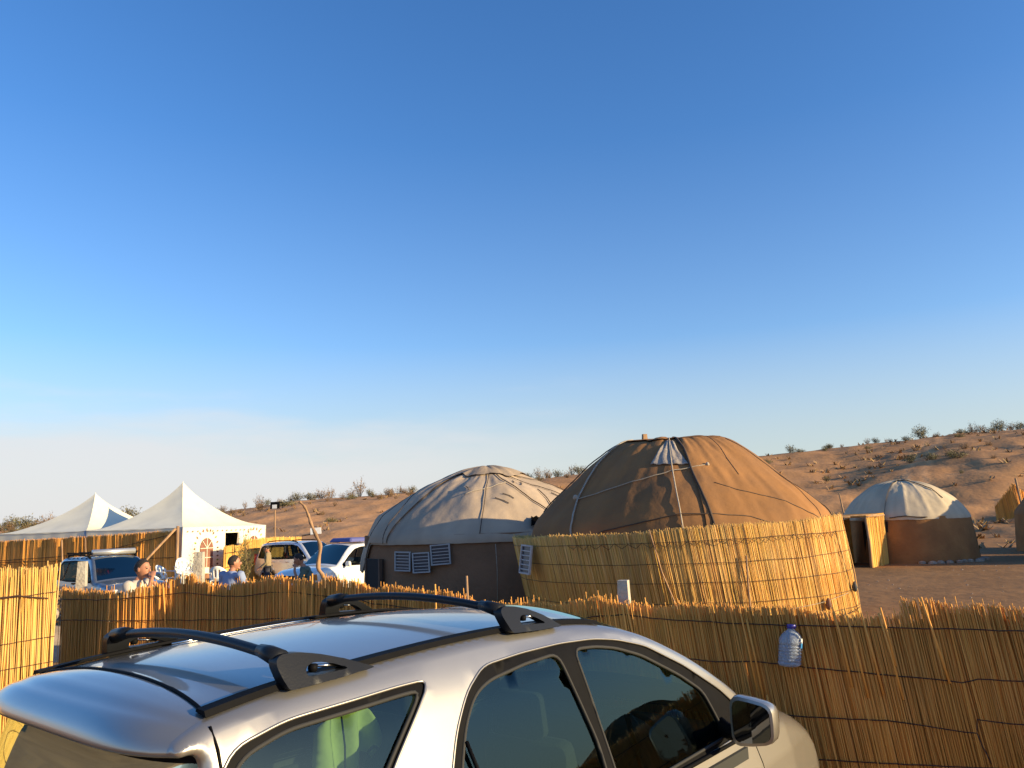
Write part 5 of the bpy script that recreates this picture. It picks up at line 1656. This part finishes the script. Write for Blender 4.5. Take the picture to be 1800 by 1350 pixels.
# standing man far off
person('slim man in a khaki shirt and dark trousers standing before the yellow screen, turned left', -9.66, 31.0, terrain(-9.66, 31.0), radians(188), 1.84,
    dict(le=(.02, .22, 1.12), lw=(.20, .20, .96), lh=(.27, .19, .92), re=(.06, -.22, 1.12), rw=(.26, -.18, .98), rh=(.33, -.16, .94), head=(.06, 0, 1.61)), 'cloth_khaki', 'cloth_navy', head_nod=.35, short_sleeves=False)

# ------------------------------------------------------------------ plastic chairs, table, pot
def chair(x, y, z, rz, label, rx=0.0, ry=0.0):
    r = empty('plastic_chair', (x, y, z), rz, label, 'chair', 'white plastic chairs by the tent')
    r.rotation_euler = (rx, ry, rz); r.scale = (1.12, 1.12, 1.12)
    b = MB()
    N_ = 8; V = []; Fc = []
    for i in range(N_ + 1):
        for j in range(N_ + 1):
            u = -1 + 2 * j / N_; w = i / N_
            V.append((-.20 + .42 * w, u * (.21 + .02 * w), .43 - .015 * (1 - u * u) + .02 * w))
    for i in range(N_):
        for j in range(N_):
            k = i * (N_ + 1) + j; Fc.append((k, k + 1, k + N_ + 2, k + N_ + 1))
    o = mesh('seat', V, Fc, M['plastic_white'], r, True); o.modifiers.new('t', 'SOLIDIFY').thickness = .02
    V = []; Fc = []
    for i in range(N_ + 1):
        for j in range(13):
            a = -1 + 2 * j / 12; w = i / N_
            hgt = .44 + (.44 * (1 - .35 * a * a)) * w
            V.append((-.20 - .11 * w + .16 * a * a * (.4 + .6 * w), a * (.22 + .035 * w), hgt))
    for i in range(N_):
        for j in range(12):
            if j % 3 == 1 and 1 < i < N_ - 2: continue
            k = i * 13 + j; Fc.append((k, k + 1, k + 14, k + 13))
    o = mesh('backrest', V, Fc, M['plastic_white'], r, True); o.modifiers.new('t', 'SOLIDIFY').thickness = .016
    for sx, sy in ((-1, -1), (-1, 1), (1, -1), (1, 1)):
        MB().tube([((.20 if sx > 0 else -.18), sy * .20, .43), ((.23 if sx > 0 else -.25), sy * .235, 0)], [.032, .022], 6).obj('leg', M['plastic_white'], r, True)
    for sy in (-1, 1):
        MB().tube([(-.22, sy * .25, .66), (-.05, sy * .275, .665), (.14, sy * .27, .655), (.20, sy * .25, .60), (.215, sy * .22, .44)], .022, 6, flat=.6).obj('armrest', M['plastic_white'], r, True)
    return r
def chair_copy(src, x, y, z, rz, label, rx=0, ry=0):
    c = copy_tree(src); c.location = (x, y, z); c.rotation_euler = (rx, ry, rz); c['label'] = label
    return c
ch = chair(-13.0, 29.6, G + .30, radians(-10), 'white plastic chair on the left, its rounded back towards the grey-blue car')
chair_copy(ch, -12.3, 29.6, G + .34, radians(-40), 'white plastic chair at the bottom of the stack by the tent corner')
chair_copy(ch, -12.25, 29.56, G + .50, radians(-30), 'white plastic chair tipped on top of the stacked one by the tent corner', rx=.16, ry=.2)
chair_copy(ch, -10.55, 28.3, G + .26, radians(100), 'white plastic chair in front of the arched tent window, beside the man in blue')
t = empty('table', (-4.75, 15.6, terrain(-4.75, 15.6)), radians(-25), 'low table with a tan top in front of the man in light blue', 'table')
MB().box((0, 0, .96), (1.0, .6, .05)).obj('table_top', M['reed_mat'], t).modifiers.new('b', 'BEVEL').width = .01
for sx, sy in ((-1, -1), (-1, 1), (1, -1), (1, 1)): MB().box((sx * .45, sy * .25, .47), (.05, .05, .94)).obj('leg', M['wood'], t)
pt = MB().lathe([(0, 0), (.20, .01), (.30, .2), (.33, .42), (.27, .62), (.17, .72), (.19, .78), (.16, .78), (.14, .70), (0, .68)], 20, Matrix.Translation((-11.75, 30.3, G + .1))).obj('clay_pot', M['clay'], None, True)
tag(pt, 'round orange-brown pot between the stacked chairs and the tent wall', 'pot')
for i, (x, y, lbl) in enumerate(((-11.35, 28.4, 'tall dry reed bundle standing between the chairs and the pale post'),)):
    B = []; T = []; R = []
    for k in range(40):
        a = RNG.uniform(0, 2 * pi); q = RNG.uniform(0, .10)
        B.append((x + q * cos(a), y + q * sin(a), G)); T.append((x + 2.0 * q * cos(a), y + 2.0 * q * sin(a), G + RNG.uniform(.9, 1.35))); R.append(.012)
    rb = reeds(B, T, R, tones(40), 'reed_bundle', M['reed_far'], None, n=4, seg=1, kind=None); tag(rb, lbl, 'reed bundle')

# ------------------------------------------------------------------ lamp post, crooked pole, sign
lp = empty('lamp_post', (-12.77, 42.0, terrain(-12.77, 42)), 0, 'thin pole with a dark floodlight head rising behind the yellow screen', 'lamp post')
hz = 3.22 - lp.location.z
MB().tube([(0, 0, 0), (.02, 0, 1.8), (0, 0, hz - .2)], .045, 7).obj('pole', M['wood'], lp, True)
MB().box((0, 0, hz + .05), (.46, .14, .36)).obj('lamp_head', M['black_trim'], lp)
MB().box((.0, -.09, hz - .02), (.24, .03, .20)).obj('lamp_glass', M['lamp'], lp)
MB().tube([(.22, 0, hz + .22), (.42, 0, hz + .16), (.40, 0, hz - .1)], .025, 5).obj('bracket', M['black_trim'], lp)
def pxy(px, py, Y):        # metres at depth Y for a direction read off the photograph
    dx = (px - 900) / 1380.0
    return dx * Y
cp = smooth_path([(-2.20, 9.0, 0), (-2.22, 9.0, .9), (-2.17, 9.0, 1.45), (-2.24, 9.0, 1.62), (-2.22, 9.0, 1.85), (-2.27, 9.0, 1.98), (-2.33, 9.0, 2.12), (-2.36, 9.02, 2.20), (-2.40, 9.0, 2.30), (-2.46, 9.0, 2.36)], 5)
cpo = MB().tube(cp, [0.028 - .015 * i / (len(cp) - 1) + .004 * sin(i * 1.3) for i in range(len(cp))], 9).obj('crooked_pole', M['wood'], None, True)
tag(cpo, 'crooked bare wooden pole rising behind the near fence in front of the pale silver car', 'pole')
sg = empty('sign', (-10.6, 42.0, terrain(-10.6, 42)), 0, 'small blank white board on a pole behind the pale silver car', 'sign')
sz = 1.92 - sg.location.z
MB().box((0, 0, sz - .06), (.56, .05, .33), M4=Matrix.Rotation(-.06, 4, 'Y')).obj('board', M['label_white'], sg)
MB().tube([(0, .04, 0), (0, .04, sz - .1)], .03, 6).obj('pole', M['wood'], sg)
MB().tube([(-.75, .02, sz - .30), (-.3, 0, sz - .24), (.1, 0, sz - .2)], .025, 5).obj('cross_bar', M['black_trim'], sg)

# ------------------------------------------------------------------ bottle on the wire
def bottle():
    p = NEAR.at(6.44); nn, dd = NEAR.nrm(6.44)
    r = empty('plastic_bottle', (p[0] + nn[0] * .09, p[1] + nn[1] * .09, 1.395), 0, 'clear ribbed water bottle with a blue cap hanging by its neck from the fence wire', 'bottle')
    r.scale = (1.5, 1.5, .88)
    T4 = Matrix.Rotation(radians(5), 4, 'Y')
    prof = [(0, -.262), (.034, -.262), (.041, -.256), (.044, -.245)]
    for i in range(6):
        z = -.238 + i * .021
        prof += [(.0445, z), (.0405, z + .006), (.0405, z + .010), (.0445, z + .016)]
    prof += [(.0445, -.105), (.043, -.085), (.036, -.062), (.026, -.044), (.016, -.032), (.0135, -.022), (.0135, -.004)]
    b = MB().lathe(prof, 30, T4).obj('bottle_body', M['bottle'], r, True)
    b.modifiers.new('t', 'SOLIDIFY').thickness = .0012
    MB().lathe([(.0, .006), (.0165, .005), (.0175, .0), (.0175, -.016), (.0155, -.020)], 20, T4).obj('cap', M['cap_blue'], r, True, sharp=40)
    for (a0, a1, z0, z1, mm) in ((-.95, .0, -.150, -.105, 'label_blue'), (-1.05, -.4, -.105, -.085, 'label_white')):
        V = []; Fc = []
        for i in range(9):
            a = a0 + (a1 - a0) * i / 8
            for z in (z0 + .01 * sin(i * .9), z1 - .008 * cos(i)):
                V.append(T4 @ Vector((.0462 * cos(a), .0462 * sin(a), z)))
        for i in range(8): Fc.append((2 * i, 2 * i + 2, 2 * i + 3, 2 * i + 1))
        mesh('label', V, Fc, M[mm], r, True)
    MB().tube([(-.02, .0, -.005), (0, -.019, -.008), (.02, 0, -.005), (.0, .02, .0), (-.01, .05, .003)], .0025, 5).obj('wire_loop', M['wire'], r, True)
bottle()

# ------------------------------------------------------------------ scrub
def bush_mesh(name, n, w, h, m, leaf=.05, twigs=30, seed=0, droop=0, sparse=1.0, tw=.006):
    rg = np.random.default_rng(seed)
    V = []; Fc = []; T = []
    for i in range(twigs):
        a = rg.uniform(0, 2 * pi); sp_ = rg.uniform(.1, 1) ** .7
        top_ = Vector((cos(a) * w * .5 * sp_, sin(a) * w * .5 * sp_, h * (1 - .45 * sp_ * sp_) * rg.uniform(.6, 1.1)))
        base = Vector((cos(a) * w * .05, sin(a) * w * .05, -.05))
        mid = base.lerp(top_, .5) + Vector((rg.normal(0, w * .04), rg.normal(0, w * .04), h * .08))
        pp = smooth_path([base, mid, top_], 3)
        for k in range(len(pp) - 1):
            k0 = len(V); p, q = pp[k], pp[k + 1]; r_ = tw * (1 - k / len(pp)) + .002
            for c in (p, q):
                for j in range(3):
                    an = 2 * pi * j / 3; V.append((c.x + r_ * cos(an), c.y + r_ * sin(an), c.z)); T.append((.5, .45, .5, 1))
            for j in range(3): Fc.append((k0 + j, k0 + (j + 1) % 3, k0 + 3 + (j + 1) % 3, k0 + 3 + j))
        cl = int(n / twigs * rg.uniform(.5, 1.5) * sparse)
        tn = rg.uniform(.55, 1.25)
        for k in range(cl):
            t_ = rg.uniform(.3, 1.03); kk = min(len(pp) - 1, int(t_ * (len(pp) - 1)))
            c = pp[kk] + Vector(rg.normal(0, 1, 3)) * w * .05
            d = (Vector(rg.normal(0, 1, 3)) + Vector((0, 0, .8))).normalized() * leaf * rg.uniform(.5, 1.4); e2 = d.cross(Vector(rg.normal(0, 1, 3))).normalized() * leaf * .22
            k0 = len(V); V += [tuple(c - e2), tuple(c + d), tuple(c + e2), tuple(c - d * .3)]; Fc.append((k0, k0 + 1, k0 + 2, k0 + 3)); g = tn * rg.uniform(.7, 1.2); T += [(g, g, g, 1)] * 4
    return fast_mesh(name, V, Fc, M[m], None, False, tone=T)
protos = [bush_mesh('scrub_bush', 700, 1.8, 1.2, 'leaf', .11, 34, 1), bush_mesh('scrub_bush', 420, 1.6, 1.0, 'leaf_dry', .10, 40, 2), bush_mesh('scrub_bush', 900, 2.4, 1.0, 'leaf', .12, 44, 3), bush_mesh('scrub_bush', 300, 1.3, 1.4, 'leaf_dry', .09, 36, 4)]
LBL = ['olive bush', 'dry tan bush', 'low spreading green bush', 'thin upright dry bush']
first = [True] * 4
def put_bush(k, x, y, sc, label=None):
    z = terrain(x, y)
    if first[k]: o = protos[k]; first[k] = False
    else: o = protos[k].copy(); COL.objects.link(o)
    o.location = (x, y, z - .05); o.scale = (sc, sc, sc * random.uniform(.8, 1.15)); o.rotation_euler = (0, 0, random.uniform(0, 6.28))
    px = 900 + 1380 * x / y
    place = [w for lim_, w in ((60, 'at the far left'), (200, 'left of the white tents'), (330, 'behind the white tents'), (440, 'right of the tall tent peak'), (500, 'by the lamp post'), (570, 'behind the crooked pole'), (650, 'above the white cars'), (760, 'left of the grey yurt'), (960, 'right of the grey yurt top'), (1110, 'left of the big brown yurt'), (1330, 'behind the big brown yurt'), (1450, 'right of the big brown yurt'), (1560, 'left of the small pale yurt'), (1680, 'above the small pale yurt'), (1760, 'right of the small pale yurt'), (9999, 'at the far right')) if px < lim_][0]
    f_ = hypot(x, y) / ridge(atan2(x, y))[0]
    where = 'on the skyline' if f_ > .965 else ('just below the skyline' if f_ > .88 else ('halfway up the hill' if f_ > .70 else 'low on the hill'))
    size = 'small ' if sc < .7 else ('large ' if sc > 1.25 else '')
    tag(o, label or (size + LBL[k] + ' ' + where + ' ' + place), 'bush', 'scrub bushes scattered over the hill')
    if label: del o['group']
    return o
def at_ridge(px, f=1.0):
    a = math.atan((px - 900) / 1380.0); rr_, zr_ = ridge(a)
    return rr_ * f * sin(a), rr_ * f * cos(a)
rnd = random.Random(11)
# on the skyline
for px, k, sc in ((5, 2, 1.6), (25, 0, 1.9), (48, 2, 2.0), (70, 1, 1.8), (88, 3, 2.0), (112, 2, 1.3), (230, 0, 2.0), (245, 1, 1.5), (368, 2, .9), (390, 1, 1.0), (428, 3, .9), (466, 0, 1.0), (508, 1, 1.3), (520, 0, 1.3), (545, 2, 1.2), (560, 1, 1.5), (578, 3, 1.3), (612, 1, 1.6), (628, 3, 1.7), (645, 0, 1.0), (675, 3, 1.0), (697, 3, 1.1), (708, 1, .9),
                  (925, 0, .9), (940, 3, 1.1), (955, 1, 1.2), (975, 0, 1.1), (1000, 3, 1.3), (1012, 0, 1.2), (1022, 1, 1.0), (1290, 0, .8), (1385, 0, .9), (1402, 2, .6), (1450, 2, .6), (1475, 1, .5), (1520, 3, .8), (1560, 1, .5), (1590, 2, .6), (1640, 1, .6), (1690, 2, .9), (1708, 3, 1.2), (1722, 1, 1.1), (1740, 0, .9), (1756, 0, 1.3), (1775, 1, 1.0), (1790, 0, 1.0), (1805, 2, 1.0), (1826, 0, 1.2)):
    x, y = at_ridge(px, rnd.uniform(.975, 1.0)); put_bush(k, x, y, sc * rnd.uniform(.85, 1.1))
for px in (1608, 1620):
    x, y = at_ridge(px, .99)
x, y = at_ridge(1617, .985); put_bush(0, x, y, 1.45, 'round green bush standing alone on the skyline above the small pale-topped yurt')
# over the slope
for i in range(100):
    px = rnd.uniform(-20, 1830); f = rnd.uniform(.48, .97) ** .7
    x, y = at_ridge(px, f)
    put_bush(rnd.choice((0, 1, 1, 2, 3)), x, y, rnd.uniform(.35, .95) * (1.0 if f > .7 else .8))
for i in range(34):
    px = rnd.choice((rnd.uniform(-10, 130), rnd.uniform(350, 720)))
    x, y = at_ridge(px, rnd.uniform(.86, .99)); put_bush(rnd.choice((0, 1, 2, 3)), x, y, rnd.uniform(.6, 1.4))
# tawny bush behind the porch, with a stick
b1 = bush_mesh('scrub_bush', 1500, 3.0, 1.7, 'leaf_dry', .12, 90, 21); b1.location = (15.6, 37.5, terrain(15.6, 37.5)); tag(b1, 'big tawny bush behind the porch of the small pale-topped yurt', 'bush')
st = MB().tube([(14.65, 35.5, 0), (14.6, 35.5, 1.5), (14.42, 35.45, 2.75)], [.05, .04, .03], 7).obj('bare_stick', M['wood'], None, True); tag(st, 'pale bare stick leaning up beside the tawny bush', 'stick')
# torn reed mats beside the small yurt
tm = empty('torn_reed_mat', (0, 0, 0), 0, 'torn brown reed mat sagging between poles at the right edge behind the small yurt', 'fence')
TML = Line([(28.9, 48.2), (30.0, 47.6), (31.4, 48.0), (33.2, 48.6)])
reed_fence(tm, TML, [(0, 1.9), (.9, 2.9), (1.15, 3.25), (1.5, 2.9), (2.2, 2.4), (2.8, 2.25), (4.6, 2.4)], .022, .015, m='reed_orange', n=4, seg=1, layers=1, wob=.1, tone_lo=.5, lean=lambda t: .1, ground=far_ground)
MB().tube([(30.1, 47.5, .5), (30.08, 47.5, 2.0), (29.95, 47.5, 3.5)], .06, 7).obj('pole', M['wood'], tm, True)
# brush heap and stones behind the left fence panel
bh = bush_mesh('brush_heap', 1200, 3.4, .85, 'leaf_dry', .16, 80, 31); bh.location = (-11.0, 17.2, terrain(-11, 17.2) + .55); tag(bh, 'heap of dry brush and rags showing over the left fence panel', 'brush heap')
for i, (dx, dz, s_) in enumerate(((.9, .95, .34), (1.3, .9, .26), (.45, .9, .22))):
    V_, F_ = ellipsoid((-11.0 + dx, 16.6, terrain(-11, 17) + dz), (s_, s_ * .8, s_ * .55), 14, 9, shape=lambda v: v * (1 + .25 * noise.noise(v * 5)))
    o = mesh('stuffed_sack', V_, F_, M[('cloth_beige', 'canvas_grey', 'stone')[i]], None, True); tag(o, ('pale beige sack, the largest on the dry brush heap', 'grey sack at the right end of the brush heap', 'small stone-coloured sack at the left of the brush heap')[i], 'sack')
    if i == 1:
        a = o.data.color_attributes.new('tone', 'FLOAT_COLOR', 'POINT'); a.data.foreach_set('color', [1.0] * (4 * len(V_)))
hp_ = MB().lathe([(0, .9), (1.3, .7), (2.0, .3), (2.4, 0)], 18, Matrix.Translation((-11.0, 17.2, terrain(-11, 17.2) - .1)) @ Matrix.Diagonal((1, .7, .9, 1))).obj('sand_mound', M['stone'], None, True); tag(hp_, kind='structure')
# saplings in front of the yellow screen
for (x, y, h, sd, lb) in ((-10.9, 32.2, 2.35, 41, 'tall thin sapling with wispy leaves before the tent doorway'), (-10.75, 30.9, 1.75, 42, 'shorter wispy sapling between the man in blue and the standing man')):
    r = empty('sapling', (x, y, G), 0, lb, 'tree')
    MB().tube([(0, 0, 0), (.04, .02, h * .4), (-.03, 0, h * .75)], [.03, .022, .012], 6).obj('trunk', M['wood'], r, True)
    c = bush_mesh('crown', 260, .85, h * .95, 'sapling', .085, 34, sd, tw=.009); c.parent = r; c.location = (0, 0, .35)
# loose stones and litter on the ground (small scatter)
B_ = MB()
for i in range(900):
    y = 8 + 34 * random.random() ** 1.4; x = random.uniform(-.7, .8) * y
    if hypot(x - BY[0], y - BY[1]) < 3.4 or hypot(x - GY[0], y - GY[1]) < 3.3 or hypot(x - SY[0], y - SY[1]) < 3: continue
    s_ = random.uniform(.01, .045); z = terrain(x, y); k = len(B_.V); n_ = 5
    a0 = random.random() * 6
    for j in range(n_): B_.V.append((x + s_ * cos(a0 + j * 1.2566) * random.uniform(.7, 1.3), y + s_ * sin(a0 + j * 1.2566), z - .004))
    B_.V.append((x + s_ * .1, y, z + s_ * .7))
    for j in range(n_): B_.F.append((k + j, k + (j + 1) % n_, k + n_))
o = B_.obj('scattered_stones', M['stone']); tag(o, 'small stones scattered on the sandy ground', 'stones', kind='stuff')

# dry tufts over the slope, too many to count
rg = np.random.default_rng(5)
V = []; Fc = []; T = []
for i in range(1500):
    px = rg.uniform(-30, 1850); f = rg.uniform(.42, 1.0)
    x, y = at_ridge(px, f); z = terrain(x, y)
    if fbm(x * .06, y * .12, 1.7) < -.12 + .25 * rg.random(): continue
    s_ = rg.uniform(.10, .38); g = rg.uniform(1.0, 1.5)
    for k in range(7):
        a = rg.uniform(0, 2 * pi); d = Vector((cos(a) * s_, sin(a) * s_, s_ * rg.uniform(.5, 1.2))); e2 = Vector((-sin(a), cos(a), 0)) * s_ * .3
        b0 = Vector((x, y, z - .03)) + Vector((rg.normal(0, s_ * .4), rg.normal(0, s_ * .4), 0))
        k0 = len(V); V += [tuple(b0 - e2), tuple(b0 + e2), tuple(b0 + d + e2 * .3), tuple(b0 + d - e2 * .3)]; Fc.append((k0, k0 + 1, k0 + 2, k0 + 3)); T += [(g, g * rg.uniform(.9, 1.05), g * .9, 1)] * 4
fast_mesh('dry_tufts', V, Fc, M['leaf_dry'], None, False, tone=T, kind='stuff')['label'] = 'small dry tufts scattered over the sandy hill'
